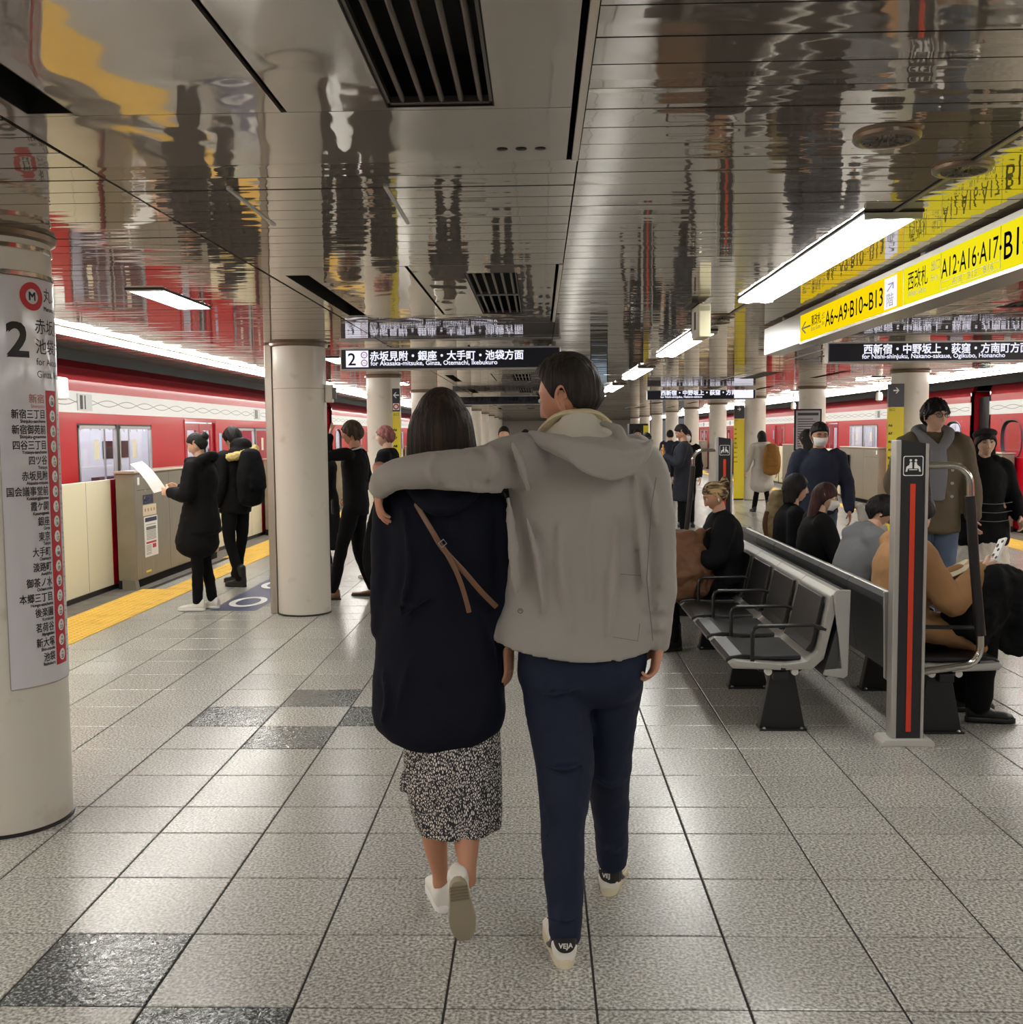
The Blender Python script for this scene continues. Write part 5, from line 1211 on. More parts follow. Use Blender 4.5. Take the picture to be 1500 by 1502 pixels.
limb(mb, pts, [(.0105, .027)]*29, n=10, k=1, up=(0, 0, 1)); wfin('fleece_collar', mb.mesh('c', []), M_fleece, mt); mt.children[-1].data.polygons.foreach_set('use_smooth', [True]*len(mt.children[-1].data.polygons))
# hair: short back and sides, longer top
def hl(P):
    a = np.abs(np.arctan2(P[:, 0], P[:, 1])); line = np.interp(a, [0, .5, .85, 1.1, 1.28, 1.42, 1.50, 1.58, 1.82, 1.95, 2.05, 2.6, PI], [.074, .072, .062, .046, .024, -.006, .004, .022, .024, .0, -.032, -.055, -.060]); return sst(P[:, 2]-line, -.005, .005)
hth = lambda P: .010+.012*sst(P[:, 2], -.01, .09)+.006*sst(P[:, 1], 0, .08)*sst(P[:, 2], .03, .1)
me = hair_mesh(hl, hth, groove=.0010); me.transform(hm); wfin('hair', me, M_hairm, mt)
for s in (-1, 1):
    mb = MB(); ell(mb, (s*.031, .0765, .010), (.0125, .011, .0085), 12); q = mb.mesh('eye', []); q.transform(hm); o = wfin('eye', q, M_eyew, mt)
    mb = MB(); ell(mb, (s*.031, .0835, .009), (.0056, .0052, .0060), 10); q = mb.mesh('iris', []); q.transform(hm); q = wfin('iris', q, M_iris, mt)
    mb = MB(); limb(mb, [(s*.012, .0905, .030), (s*.030, .0885, .036), (s*.049, .076, .031)], [(.003, .0045), (.003, .005), (.0015, .003)], n=8, k=3, up=(0, 1, 0)); q = mb.mesh('eb', []); q.transform(hm); wfin('eyebrow', q, M_hairm, mt)
# trainers: white with black heel tab, lettering on the tab
def trainer(t, ank, fwd, upper, sole, tab=None, pitch=0, sc=1.0, base=None, roll=0):
    o, M = put_shoe(t, 'sneaker', ank-Vector(t['base']), fwd, upper, sole, sc=sc, pitch=pitch, roll=roll)
    if tab:
        hb = MB(); pts = []
        def hp_(u, z): a = u; return (.0365*math.sin(a), -.0745+.026*(1-math.cos(a)), z)
        n = 12; top = [(-1.2+2.4*i/n) for i in range(n+1)]
        vs = [hp_(u, .008-.008*abs(u)**2) for u in top]+[hp_(u*.88, -.036+.014*abs(u)**2.5) for u in top]; hb.add(vs, [(i, i+1, n+2+i, n+1+i) for i in range(n)])
        q = link('heel_tab', xform(hb.mesh('h', []), M), o); q.data.materials.append(tab)
        lb = MB(); letters(lb, 'VEJA', .0205, lambda a, b: (lambda u: (hp_(u, 0)[0], hp_(u, 0)[1]-.0012, -.0215+b))(a/.0365), bold=.03, align='CENTER')
        q = link('lettering', xform(lb.mesh('l', []), M), o); q.data.materials.append(M_sheet)
        for s in (-1, 1):
            sb = MB(); limb(sb, [(s*.034, -.028, -.012), (s*.038, .0, -.045), (s*.041, .045, -.066)], [(.003, .009), (.003, .010), (.003, .004)], n=8, k=3, up=(1, 0, 0)); q = link('side_stripe', xform(sb.mesh('s', []), M), o); q.data.materials.append(tab)
    lc = MB()
    for i in range(5):
        y = .035+.018*i; z = -.085+.083-.009*i+.003; lc.tube([(-.020, y, z-.006), (0, y+.003, z+.002), (.020, y, z-.006)], .0022, 6)
    q = link('laces', xform(lc.mesh('l', []), M), o); q.data.materials.append(M_sheet)
    return o
trainer(mt, V(.062, 3.055, .085*1.06), V(-.10, 1, 0), M_shoew, M_solec, M_plastic, sc=1.06)
trainer(mt, V(.243, 3.545, .085*1.06), V(.18, 1, 0), M_shoew, M_solec, M_plastic, sc=1.06)
for px, py, y in ((829, 1362, 3.04), (897, 1262, 3.50)):
    mb = MB(); limb(mb, [A(px, py-12, y), A(px, py+22, y)], [.036, .036], n=14, k=2); wfin('sock', mb.mesh('s', []), M_plastic, mt)

# ---- woman
wt = new_person('woman with long dark hair, navy coat and spotted skirt under the man\'s arm', (-.30, 3.27, 0))
YW = 3.27; B_ = lambda px, py, y=YW: at(px, py, y)
mb = MB()
limb(mb, [B_(645, 990), B_(645, 940), B_(647, 820), B_(648, 740), B_(648, 690)], [(.14, .09), (.14, .09), (.115, .085), (.15, .09), (.06, .055)], n=18, k=3, up=(1, 0, 0))
limb(mb, [B_(648, 700), B_(648, 650)], [.055, .05], n=14, k=3)
limb(mb, [B_(580, 735), B_(563, 840), B_(560, 925)], [.042, .036, .024], n=12, k=4); limb(mb, [B_(718, 735), B_(735, 850, 3.25), B_(745, 948, 3.24)], [.042, .036, .024], n=12, k=4)
limb(mb, [B_(615, 1000), B_(630, 1120, 3.30), B_(637, 1225, 3.33), B_(645, 1278, 3.37), B_(645, 1296, 3.37)], [.075, .052, .044, .029, .028], n=14, k=4)
limb(mb, [B_(680, 1000), B_(683, 1120, 3.30), B_(684, 1225, 3.20), B_(686, 1270, 3.155), B_(685, 1292, 3.145)], [.075, .052, .044, .029, .030], n=14, k=4)
bodyw = fuse(mb, .011, 3)
hw = Matrix.Translation(B_(647, 625, 3.28)) @ Matrix.Rotation(math.radians(-4), 4, 'Z') @ Matrix.Rotation(math.radians(-4), 4, 'X') @ Matrix.Scale(.96, 4)
h1 = hand_at('relaxed', B_(745, 944, 3.24), (.02, .05, -1), (-1, .3, 0), True); h2 = hand_at('relaxed', B_(560, 922), (0, .1, -1), (1, 0, 0), False)
wfin('body', join([bodyw, xform(HEADM, hw), h1, h2], [0, None, 0, 0]), [M_skinw, M_lip], wt)
# hair: long straight fall
mb = MB()
shell(mb, [(B_(628, 583), B_(668, 583), .03, .03, 0), (B_(606, 605), B_(688, 604), .085, .08, 0), (B_(599, 632), B_(694, 630), .10, .06, 0), (B_(597, 665), B_(699, 662), .098, .03, 0), (B_(596, 700), B_(704, 698), .085, .0, .0), (B_(600, 730), B_(702, 728), .06, -.01, 0)], n=60, e=2.1, k=5)
mb2 = mb; HV = hair_mesh(hairline(front=.055, side=.02, back=-.08, ear=-.03), .016); HV.transform(hw); mb2.add(arr(HV).tolist(), [tuple(p.vertices) for p in HV.polygons])
me = fuse(mb2, .0065, 5)
def strands(v):
    c = np.array(B_(647, 625, 3.28))-np.array(wt['base']); a = np.arctan2(v[:, 0]-c[0], v[:, 1]-c[1]); k = .0022*np.sin(a*34+3*np.sin(v[:, 2]*9))+.0013*np.sin(a*71+2*np.sin(v[:, 2]*14+1)); k *= sst(-(v[:, 2]-c[2]), -.09, .03)
    v[:, 0] += k*np.sin(a); v[:, 1] += k*np.cos(a); return v
wfin('hair', me, M_hairb, wt, fn=strands)
for s in (-1, 1):
    mb = MB(); ell(mb, (s*.031, .0765, .010), (.0125, .011, .0085), 12); q = mb.mesh('eye', []); q.transform(hw); wfin('eye', q, M_eyew, wt)
# coat with rounded shirt-tail hem
mb = MB()
C_ = [(B_(612, 690), B_(685, 690), .06, .05, 0), (B_(585, 703), B_(712, 703), .095, .08, 0), (B_(568, 722), B_(730, 720), .115, .10, 0), (B_(562, 760), B_(737, 760), .12, .11, 0), (B_(563, 830), B_(739, 830), .12, .11, 0), (B_(556, 890), B_(740, 890), .125, .12, 0), (B_(551, 950), B_(741, 950), .135, .13, 0),
      (B_(548, 1010), B_(741, 1010), .14, .135, 0), (B_(548, 1048), B_(741, 1045), .14, .135, 0), (B_(556, 1068), B_(737, 1064), .135, .13, 0), (B_(578, 1085), B_(718, 1082), .12, .11, 0), (B_(610, 1095), B_(690, 1094), .09, .08, 0)]
shell(mb, C_, n=56, e=2.25, k=4)
limb(mb, [B_(592, 722), B_(575, 750), B_(566, 830, 3.25), B_(562, 900, 3.25), B_(561, 925, 3.25)], [.062, .060, .050, .042, .038], n=18, k=5)
limb(mb, [B_(702, 722), B_(722, 750), B_(732, 840, 3.25), B_(742, 920, 3.24), B_(744, 940, 3.24)], [.062, .058, .046, .038, .036], n=18, k=5)
for pts, r in (([B_(590, 745, 3.16), B_(600, 830, 3.145), B_(585, 900, 3.145)], .012), ([B_(560, 985, 3.17), B_(566, 1030, 3.155), B_(556, 1060, 3.17)], .010), ([B_(600, 970, 3.135), B_(588, 1020, 3.135), B_(584, 1060, 3.145)], .008), ([B_(690, 880, 3.14), B_(720, 930, 3.145), B_(735, 1010, 3.17)], .009), ([B_(640, 870, 3.135), B_(600, 900, 3.13), B_(580, 945, 3.14)], .008), ([B_(645, 1035, 3.125), B_(646, 1070, 3.13), B_(646, 1095, 3.16)], .005)):
    limb(mb, pts, [r*.35, r, r*.35], n=8, k=4)
wfin('coat', fuse(mb, .009, 6, [(.10, .012), (.035, .004)]), M_coatn, wt)
mb = MB(); limb(mb, [B_(598, 708, 3.15), B_(625, 735, 3.12), B_(650, 742, 3.11), B_(680, 732, 3.12), B_(703, 708, 3.15)], [.02, .03, .034, .03, .02], n=12, k=5); limb(mb, [B_(650, 712, 3.14), B_(650, 740, 3.12)], [.06, .04], n=12, k=3)
wfin('coat_hood', fuse(mb, .009, 5), M_coatn, wt)
# skirt: black with small cream brush marks
M_sk = bpy.data.materials.new('spotted_skirt'); M_sk.use_nodes = True; nt = M_sk.node_tree; n_ = nt.nodes; bs = n_['Principled BSDF']; bs.inputs['Roughness'].default_value = .7
tc = n_.new('ShaderNodeTexCoord'); wv = n_.new('ShaderNodeTexNoise'); wv.inputs['Scale'].default_value = 7; vm = n_.new('ShaderNodeVectorMath'); vm.operation = 'MULTIPLY_ADD'; vm.inputs[1].default_value = (.05, .05, .05)
nt.links.new(tc.outputs['Object'], wv.inputs['Vector']); nt.links.new(wv.outputs['Color'], vm.inputs[0]); nt.links.new(tc.outputs['Object'], vm.inputs[2])
mp = n_.new('ShaderNodeMapping'); mp.inputs['Scale'].default_value = (1.3, .5, .62); mp.inputs['Rotation'].default_value = (0, .5, 0); nt.links.new(vm.outputs[0], mp.inputs['Vector'])
vo = n_.new('ShaderNodeTexVoronoi'); vo.feature = 'DISTANCE_TO_EDGE'; vo.inputs['Scale'].default_value = 150; nt.links.new(mp.outputs[0], vo.inputs['Vector'])
rp = n_.new('ShaderNodeValToRGB'); rp.color_ramp.elements[0].position = .14; rp.color_ramp.elements[0].color = lin((26, 26, 30))+(1,); rp.color_ramp.elements[1].position = .20; rp.color_ramp.elements[1].color = lin((222, 216, 208))+(1,)
nt.links.new(vo.outputs['Distance'], rp.inputs[0]); nt.links.new(rp.outputs[0], bs.inputs['Base Color'])
mb = MB()
shell(mb, [(B_(592, 1060), B_(733, 1060), .10, .09, 0), (B_(592, 1100), B_(735, 1100), .115, .10, 0), (B_(594, 1140), B_(736, 1140), .12, .11, 0), (B_(602, 1180), B_(736, 1180), .12, .11, 0), (B_(609, 1205), B_(735, 1203), .12, .11, .0), (B_(613, 1216), B_(734, 1212), .12, .11, .0)], n=72, e=2.1, k=4)
limb(mb, [B_(600, 1120, 3.25), B_(595, 1145, 3.24), B_(590, 1158, 3.24)], [.01, .022, .012], n=10, k=4)
def pleat(v):
    c = np.array(B_(664, 1150))-np.array(wt['base']); a = np.arctan2(v[:, 0]-c[0], v[:, 1]-c[1]); w = sst(-(v[:, 2]-.55), 0, .2)*.004*(np.sin(a*8+1)+.4*np.sin(a*15)); v[:, 0] += w*np.sin(a); v[:, 1] += w*np.cos(a)
    return v
wfin('skirt', fuse(mb, .007, 3), M_sk, wt, fn=pleat)
# crossbody strap with buckle
def strap(pts, w, m, nm, t):
    mb = MB(); limb(mb, pts, [(w, .0016)]*len(pts), n=8, k=5, up=(.55, 0, .83)); return wfin(nm, mb.mesh('s', []), m, t)
M_strap = mat('brown_leather', (112, 78, 54), .45)
s_ = strap([B_(600, 722, 3.18), B_(632, 776, 3.118), B_(650, 805, 3.115), B_(680, 838, 3.115), B_(706, 868, 3.125), B_(728, 890, 3.16)], .0085, M_strap, 'bag_strap', wt)
strap([B_(650, 803, 3.112), B_(668, 836, 3.105), B_(680, 868, 3.10), B_(688, 898, 3.098)], .0075, M_strap, 'strap_tail', wt)
mb = MB(); c = B_(649, 797, 3.108); R_ = Matrix.Rotation(math.radians(-38), 3, 'Y'); q = [c+R_ @ V(a, 0, b) for a, b in ((-.010, -.008), (.010, -.008), (.010, .008), (-.010, .008), (-.010, -.008))]; mb.tube(q, .0016, 6); wfin('buckle', mb.mesh('b', []), M_alu, wt)
# shoes
trainer(wt, V(-.345, 3.405, .085*.93), V(-.22, 1, 0), M_shoew, M_sheet, None, sc=.93)
# lifted foot: toe on the ground, sole towards the camera
ank = B_(672, 1288, 3.16)
o = trainer(wt, ank, V(.13, 1, 0), M_shoew, M_soleg, None, sc=.93, pitch=math.radians(-68), roll=math.radians(-14))
mb = MB()
for i in range(5): mb.box(-.030, .030, -.052+.014*i, -.046+.014*i, -.0885, -.084)
q = link('tread', xform(mb.mesh('t', []), Matrix.Translation(ank-Vector(wt['base'])) @ Matrix.Rotation(math.atan2(-.13, 1), 4, 'Z') @ Matrix.Rotation(math.radians(-68), 4, 'X') @ Matrix.Rotation(math.radians(-14), 4, 'Y') @ Matrix.Scale(.93, 4)), o); q.data.materials.append(mat('tread_tan', (130, 118, 98), .7))
# ------------------------------------------------------------------ the other passengers
M_blk = mat('black_padded_cloth', (13, 13, 15), .8, spec=.2, bump=(90, .3, .004)); M_blk2 = mat('black_wool', (12, 12, 15), .85, spec=.2, bump=(200, .3, .002)); M_blkt = mat('black_trouser_cloth', (11, 11, 13), .88, spec=.2)
M_nvy = mat('navy_knit', (28, 34, 54), .85, bump=(160, .5, .003)); M_denim = mat('blue_denim', (84, 100, 122), .8, bump=(200, .3, .002)); M_fur = mat('pale_fur', (206, 186, 122), .95, bump=(110, 1.0, .01))
M_whc = mat('pale_wool_coat', (196, 190, 180), .8, bump=(120, .3, .002)); M_must = mat('mustard_canvas', (148, 102, 40), .75, bump=(90, .3, .003)); M_gh = mat('grey_hoodie_cloth', (120, 122, 126), .85, bump=(160, .3, .002))
M_camel = mat('camel_wool', (156, 116, 76), .85, bump=(160, .3, .002)); M_khaki = mat('khaki_jacket', (92, 80, 60), .75, bump=(120, .3, .002)); M_khaki2 = mat('khaki_canvas', (124, 108, 74), .8, bump=(100, .3, .003))
M_brownb = mat('brown_cloth_bag', (104, 70, 46), .8, bump=(60, .5, .004)); M_bsh = mat('brown_shoe_leather', (112, 78, 52), .35); M_skirtw = mat('white_skirt_cloth', (216, 208, 194), .85, bump=(120, .8, .006)); M_shirt = mat('white_shirt', (226, 226, 226), .7)
M_tartan = mat('dark_tartan', (34, 30, 32), .85, var=(14, (70, 60, 58), .5, .6), stretch=(.1, .1, 2))
M_hblond = hair_mat('hair_streaked_blond', (62, 46, 30), (186, 160, 112), (1, .10, 1)); M_hpink = hair_mat('hair_dusty_pink', (150, 96, 92), (120, 66, 66)); M_hred = hair_mat('hair_reddish_brown', (44, 22, 22), (70, 34, 30)); M_hbrn = hair_mat('hair_brown_mop', (54, 40, 26), (84, 62, 40))
SK1 = (214, 170, 140); SK2 = (190, 142, 114); SK3 = (222, 182, 156)
H_short = hair_mesh(hairline(front=.055, side=.03, back=-.055), lambda P: .012+.010*sst(P[:, 2], 0, .09), groove=.001)
H_mop = hair_mesh(hairline(front=.030, side=-.005, back=-.085, ear=-.030), .022, groove=.0015)
H_fringe = hair_mesh(hairline(front=.034, side=.0, back=-.07, ear=-.02), .018, groove=.0026)
def _bun(mb): ell(mb, (0, -.115, .045), (.035, .032, .035), 14); limb(mb, [(.03, -.09, .06), (0, -.12, .075), (-.03, -.10, .05)], [.014, .018, .014], n=8)
H_bun = hair_mesh(hairline(front=.050, side=.03, back=-.06, ear=.01), .013, .0065, _bun, 2)
def _updo(mb):
    ell(mb, (0, -.105, .05), (.048, .045, .05), 14)
    for a in range(5): limb(mb, [(.04*math.cos(a*1.3), -.105+.02*math.sin(a), .05+.03*math.sin(a*1.3)), (.052*math.cos(a*1.3+.6), -.125, .06+.045*math.sin(a*1.3+.6)), (.03*math.cos(a*1.3+1.2), -.13, .05+.03*math.sin(a*1.3+1.2))], [.012, .016, .010], n=8)
H_updo = hair_mesh(hairline(front=.052, side=.035, back=-.055, ear=.012), .013, .006, _updo, 1)
def _long(L, w=.085, d=.06):
    def f(mb): shell(mb, [(V(-.07, -.02, .06), V(.07, -.02, .06), .08, .03, 0), (V(-w, -.02, -.02), V(w, -.02, -.02), .085, .02, 0), (V(-w-.004, -.03, -.10), V(w+.004, -.03, -.10), .075, .02, 0), (V(-w, -.035, -L), V(w, -.035, -L), d, .0, 0)], n=36, e=2.2, k=4)
    return f
H_long = hair_mesh(hairline(front=.036, side=.0, back=-.09, ear=-.05), .016, .0065, _long(.24), 3)
H_bob = hair_mesh(hairline(front=.036, side=-.01, back=-.10, ear=-.07), .020, .0065, _long(.12, .09, .07), 3)
BK = (M_plastic, M_plastic)
# 1: passenger in white sneakers reading a sheet of paper
J = stand(1.64); J['er'] = V(.24, .06, 1.10); J['wr'] = V(.13, .27, 1.12); J['el'] = V(-.24, .04, 1.08); J['wl'] = V(-.13, .24, 1.10); J['ar'] = V(.07, -.05, .085); J['al'] = V(-.07, .03, .085)
def ex1(mb, J):
    limb(mb, [(0, .0, 1.08), (0, .03, .86), (0, .05, .63)], [(.17, .13), (.195, .155), (.225, .195)], n=22, k=3, up=(1, 0, 0), ck=.12); limb(mb, [(-.11, -.06, 1.40), (-.06, -.12, 1.43), (.06, -.12, 1.43), (.11, -.06, 1.40), (.08, .07, 1.38), (-.08, .07, 1.38)], [.045]*6, n=10, k=3)
t1, HM1, _ = figure('passenger in white sneakers and black padded coat reading a paper by the left gate', (-3.12, 9.42, 0), math.radians(84), J, SK1, 1.64, hp=math.radians(-22), hands={'r': ('grip', (-.3, 1, .1), (-1, .2, 0)), 'l': ('grip', (.3, 1, .1), (1, .2, 0))},
    top=dict(mat=M_blk, pad=.045, hem=.74, flare=.03, sleeve=.030, extra=ex1, disp=[(.09, .016), (.04, .006)]), legs=dict(mat=M_blkt, r=.95, bottom=.05), shoes=('sneaker', M_shoew, M_sheet), hair=dict(mesh=H_bun, mat=M_hairk))
t = thing('paper_sheet', 'long white paper held up by the passenger in white sneakers', 'paper', (-3.46, 9.32, 1.12))
mb = MB(); n = 8; vs = []
for i in range(n+1): u = i/n; vs += [(-.02-.20*u, -.105-.02*u, -.02+.26*u+.03*math.sin(u*3)), (.02-.22*u, .105, .0+.26*u+.03*math.sin(u*3))]
mb.add(vs, [(2*i, 2*i+1, 2*i+3, 2*i+2) for i in range(n)]); o = mb.build('sheet', M_sheet, t, fix=False); o.modifiers.new('thick', 'SOLIDIFY').thickness = .001
# 2: passenger with backpack and fur-trimmed hood behind
J = stand(1.70); J['ar'] = V(.08, .10, .085); J['al'] = V(-.10, -.14, .085)
def ex2(mb, J): limb(mb, [(-.12, -.10, 1.42), (0, -.19, 1.40), (.12, -.10, 1.42)], [.07, .09, .07], n=12, k=4); ell(mb, (0, -.10, 1.50), (.12, .12, .10), 16)
t2, HM2, _ = figure('passenger in black with a fur-trimmed hood, standing behind the white sneakers passenger', (-3.27, 11.0, 0), math.radians(62), J, SK1, 1.70, top=dict(mat=M_blk, pad=.04, hem=.80, sleeve=.028, extra=ex2), legs=dict(mat=M_blkt, bottom=.06), shoes=('boot',)+BK, hair=dict(mesh=H_mop, mat=M_hairk))
mb = MB(); limb(mb, [(.17, -.04, 1.42), (.14, -.16, 1.47), (0, -.23, 1.43), (-.14, -.16, 1.40), (-.17, -.03, 1.38)], [.040, .048, .05, .048, .04], n=12, k=5); fin('fur_trim', fuse(mb, .009, 2, [(.02, .022)]), M_fur, t2)
def backpack(loc, rz, label, m, w=.30, h=.46, d=.17):
    t = thing('backpack', label, 'backpack', loc, rz); mb = MB(); limb(mb, [(0, 0, -h/2+.04), (0, -.01, 0), (0, 0, h/2-.05)], [(w*.46, d*.5), (w*.5, d*.55), (w*.36, d*.42)], n=24, k=4, up=(1, 0, 0)); limb(mb, [(0, -d*.5, -h*.22), (0, -d*.5, -.02)], [(w*.34, .03), (w*.32, .025)], n=14, k=3, up=(1, 0, 0))
    fin('bag_body', fuse(mb, .010, 3, [(.06, .012)]), m, t)
    for s in (-1, 1): mb = MB(); limb(mb, [(s*w*.25, d*.35, h*.38), (s*w*.36, d*.9, h*.44), (s*w*.40, d*1.05, h*.2)], [(.022, .006)]*3, n=8, k=4, up=(1, 0, 0)); fin('shoulder_strap', mb.mesh('s', []), m, t)
    mb = MB(); limb(mb, [(-.04, 0, h*.44), (0, 0, h*.52), (.04, 0, h*.44)], [.007]*3, n=8, k=4); fin('carry_handle', mb.mesh('s', []), m, t); return t
backpack((-3.06, 10.86, 1.18), math.radians(62), 'large black backpack worn by the passenger with the fur-trimmed hood', M_blk2, .36, .55, .22)
# 3: man in black suit shading his eyes
J = stand(1.74); J['el'] = V(-.34, .22, 1.40); J['wl'] = V(-.13, .20, 1.60); J['sl'] = V(-.19, .02, 1.43); J['er'] = V(.24, -.06, 1.14); J['wr'] = V(.20, .12, .98); J['ar'] = V(.14, -.10, .085); J['al'] = V(-.12, .20, .085); J['kl'] = V(-.11, .12, .50)
t3, HM3, _ = figure('brown-haired man in a black suit raising his hand to his forehead', (-1.80, 10.05, 0), math.radians(82), J, SK2, 1.74, hy=.1, hp=-.05, hands={'l': ('flat', (.5, .1, .55), (.3, -1, 0)), 'r': ('grip', (0, .6, -.6), (-1, 0, 0))},
    top=dict(mat=M_blk2, pad=.014, hem=.84, sleeve=.008, name='suit_jacket'), legs=dict(mat=M_blkt, bottom=.045), shoes=('leather', M_bsh, M_plastic), hair=dict(mesh=H_mop, mat=M_hbrn))
mb = MB(); limb(mb, [(.055, -.04, 1.475), (0, -.065, 1.49), (-.055, -.04, 1.475), (-.05, .04, 1.455), (.05, .04, 1.455), (.055, -.04, 1.475)], [(.009, .022)]*6, n=8, k=3, up=(0, 0, 1)); fin('shirt_collar', mb.mesh('c', []), M_shirt, t3)
t = thing('garment_bag', 'long black bag hanging beside the man in the black suit', 'bag', (-1.52, 9.62, .0))
mb = MB(); shell(mb, [(V(-.03, 0, 1.0), V(.10, 0, 1.0), .02, .02, 0), (V(-.07, 0, .88), V(.16, 0, .88), .05, .05, 0), (V(-.13, 0, .62), V(.18, 0, .62), .07, .07, 0), (V(-.15, 0, .38), V(.20, 0, .38), .07, .07, 0), (V(-.10, 0, .22), V(.18, 0, .20), .05, .05, 0)], k=4); fin('bag_body', fuse(mb, .012, 4, [(.08, .02)]), M_blk2, t)
mb = MB(); mb.tube([(-.02, 0, 1.0), (-.06, .05, 1.12), (-.14, .18, 1.20)], .010, 8); fin('bag_strap', mb.mesh('b', []), M_blk2, t); MB().box(.0, .03, -.062, -.056, .80, .83).build('metal_tag', M_alu, t)
t = thing('smartphone', 'small phone in the hand at the hip of the man in the black suit', 'phone', (-1.99, 9.86, .92)); MB().box(-.005, .005, -.035, .035, -.07, .07).build('phone_case', M_plastic, t, bevel=.003); MB().box(-.0062, -.005, -.031, .031, -.063, .063).build('screen', emis('phone_glow', (210, 210, 205), .5), t)
# 4: pink hair
J = stand(1.70); J['al'] = V(-.10, -.16, .085); J['ar'] = V(.1, .2, .085)
t4, HM4, _ = figure('passenger with short dusty pink hair and a black jacket beside the third left column', (-1.67, 11.35, 0), math.radians(84), J, SK3, 1.70, hy=.1, top=dict(mat=M_blk2, pad=.03, hem=.80, sleeve=.028), legs=dict(mat=M_blkt, bottom=.06), shoes=('sneaker', mat('cream_shoe', (206, 192, 150), .5), M_sheet), hair=dict(mesh=H_fringe, mat=M_hpink), vox=.015)
# 5: half hidden behind the column
J = stand(1.66)
t5, _, _ = figure('passenger in a long black coat mostly hidden behind the second left column', (-2.30, 10.95, 0), math.radians(96), J, SK1, 1.66, top=dict(mat=M_blk, pad=.035, hem=.42, flare=.05, sleeve=.022), legs=dict(mat=M_blkt), shoes=('boot',)+BK, hair=dict(mesh=H_short, mat=M_hairk), vox=.016)
# far walkers behind the couple
for i, (x, y, h, rz, hs, hm_, tm, lb) in enumerate([(-.52, 15.5, 1.71, 180, H_short, M_hairk, M_blk2, 'dark-haired passenger in black walking beyond the couple\'s shoulders'), (-1.12, 13.2, 1.60, 20, H_long, M_hbrn, M_blk, 'long-haired passenger glimpsed right beside the woman\'s hair'), (-.25, 20, 1.68, 170, H_mop, M_hairk, M_nvy, 'distant passenger in navy seen between the couple\'s heads'), (.15, 25, 1.7, 0, H_short, M_hairk, M_blk2, 'distant passenger walking away down the middle of the platform')]):
    J = stand(h); J['al'] = V(-.09, .18, .085); J['ar'] = V(.09, -.18, .10); figure(lb, (x, y, 0), math.radians(rz), J, SK1, h, top=dict(mat=tm, pad=.02, hem=.78, sleeve=.014), legs=dict(mat=M_blkt), shoes=('boot',)+BK, hair=dict(mesh=hs, mat=hm_), vox=.02, eyes=False)
# 7: man in dark overcoat looking at his phone
J = stand(1.72); J['er'] = V(.24, .05, 1.15); J['wr'] = V(.10, .27, 1.28); J['el'] = V(-.24, .05, 1.15); J['wl'] = V(-.08, .27, 1.26)
t7, HM7, _ = figure('man in a long dark overcoat looking down at his phone beyond the benches', (2.13, 15.3, 0), math.radians(78), J, SK2, 1.72, hp=-.42, hands={'r': ('grip', (-.5, .6, .5), (-.5, -1, .3)), 'l': ('grip', (.5, .6, .5), (.5, -1, .3))},
    top=dict(mat=mat('navy_overcoat', (24, 28, 40), .8), pad=.03, hem=.62, flare=.02, sleeve=.022), legs=dict(mat=M_blkt), shoes=('leather',)+BK, hair=dict(mesh=H_short, mat=M_hairk), vox=.016)
t = thing('smartphone', 'phone held up by the man in the long dark overcoat', 'phone', (1.83, 15.30, 1.36)); MB().box(-.006, .006, -.037, .037, -.07, .07).build('phone_case', mat('orange_case', (210, 150, 40), .5), t, bevel=.003); MB().box(.006, .0072, -.033, .033, -.064, .064).build('screen', emis('phone_glow', (210, 210, 205), .5), t)
for x, y, h, rz, hs, tm, lb, msk in [(2.50, 17.6, 1.66, 175, H_bob, M_blk, 'masked passenger behind the man in the long dark overcoat', 1), (1.80, 17.4, 1.60, 190, H_mop, M_blk2, 'dark-clothed passenger left of the man in the long overcoat', 0), (1.95, 20.5, 1.68, 180, H_short, M_blk2, 'distant dark passenger in front of the bright screen', 0), (3.1, 24.5, 1.66, 0, H_short, M_nvy, 'distant passenger in navy right of the third handrail post', 0)]:
    J = stand(h); a = figure(lb, (x, y, 0), math.radians(rz), J, SK1, h, top=dict(mat=tm, pad=.025, hem=.7, sleeve=.018), legs=dict(mat=M_blkt), shoes=('boot',)+BK, hair=dict(mesh=hs, mat=M_hairk), vox=.02)
    if msk: mask_on(a[0], a[1])
# 11: woman in pale coat with mustard backpack
J = stand(1.62); J['ar'] = V(.08, -.22, .12); J['kr'] = V(.09, -.02, .47); J['al'] = V(-.09, .20, .085); J['er'] = V(.26, -.04, 1.06); J['wr'] = V(.30, .02, .83); J['el'] = V(-.26, -.04, 1.06); J['wl'] = V(-.31, .02, .84)
def ex11(mb, J): limb(mb, [(-.11, -.06, 1.36), (0, -.14, 1.34), (.11, -.06, 1.36)], [.055, .07, .055], n=12, k=4); limb(mb, [(0, 0, .9), (0, 0, .55)], [(.20, .15), (.24, .19)], n=20, k=3, up=(1, 0, 0), ck=.12)
t11, _, _ = figure('woman in a pale coat walking away wearing a mustard backpack', (4.42, 20.6, 0), math.radians(4), J, SK1, 1.62, top=dict(mat=M_whc, pad=.035, hem=.60, flare=.03, sleeve=.024, extra=ex11), legs=dict(mat=M_blkt), shoes=('boot',)+BK, hair=dict(mesh=H_bob, mat=M_hairk), vox=.016)
backpack((4.55, 20.33, 1.08), math.radians(4), 'mustard yellow backpack on the woman in the pale coat', M_must, .36, .56, .22)
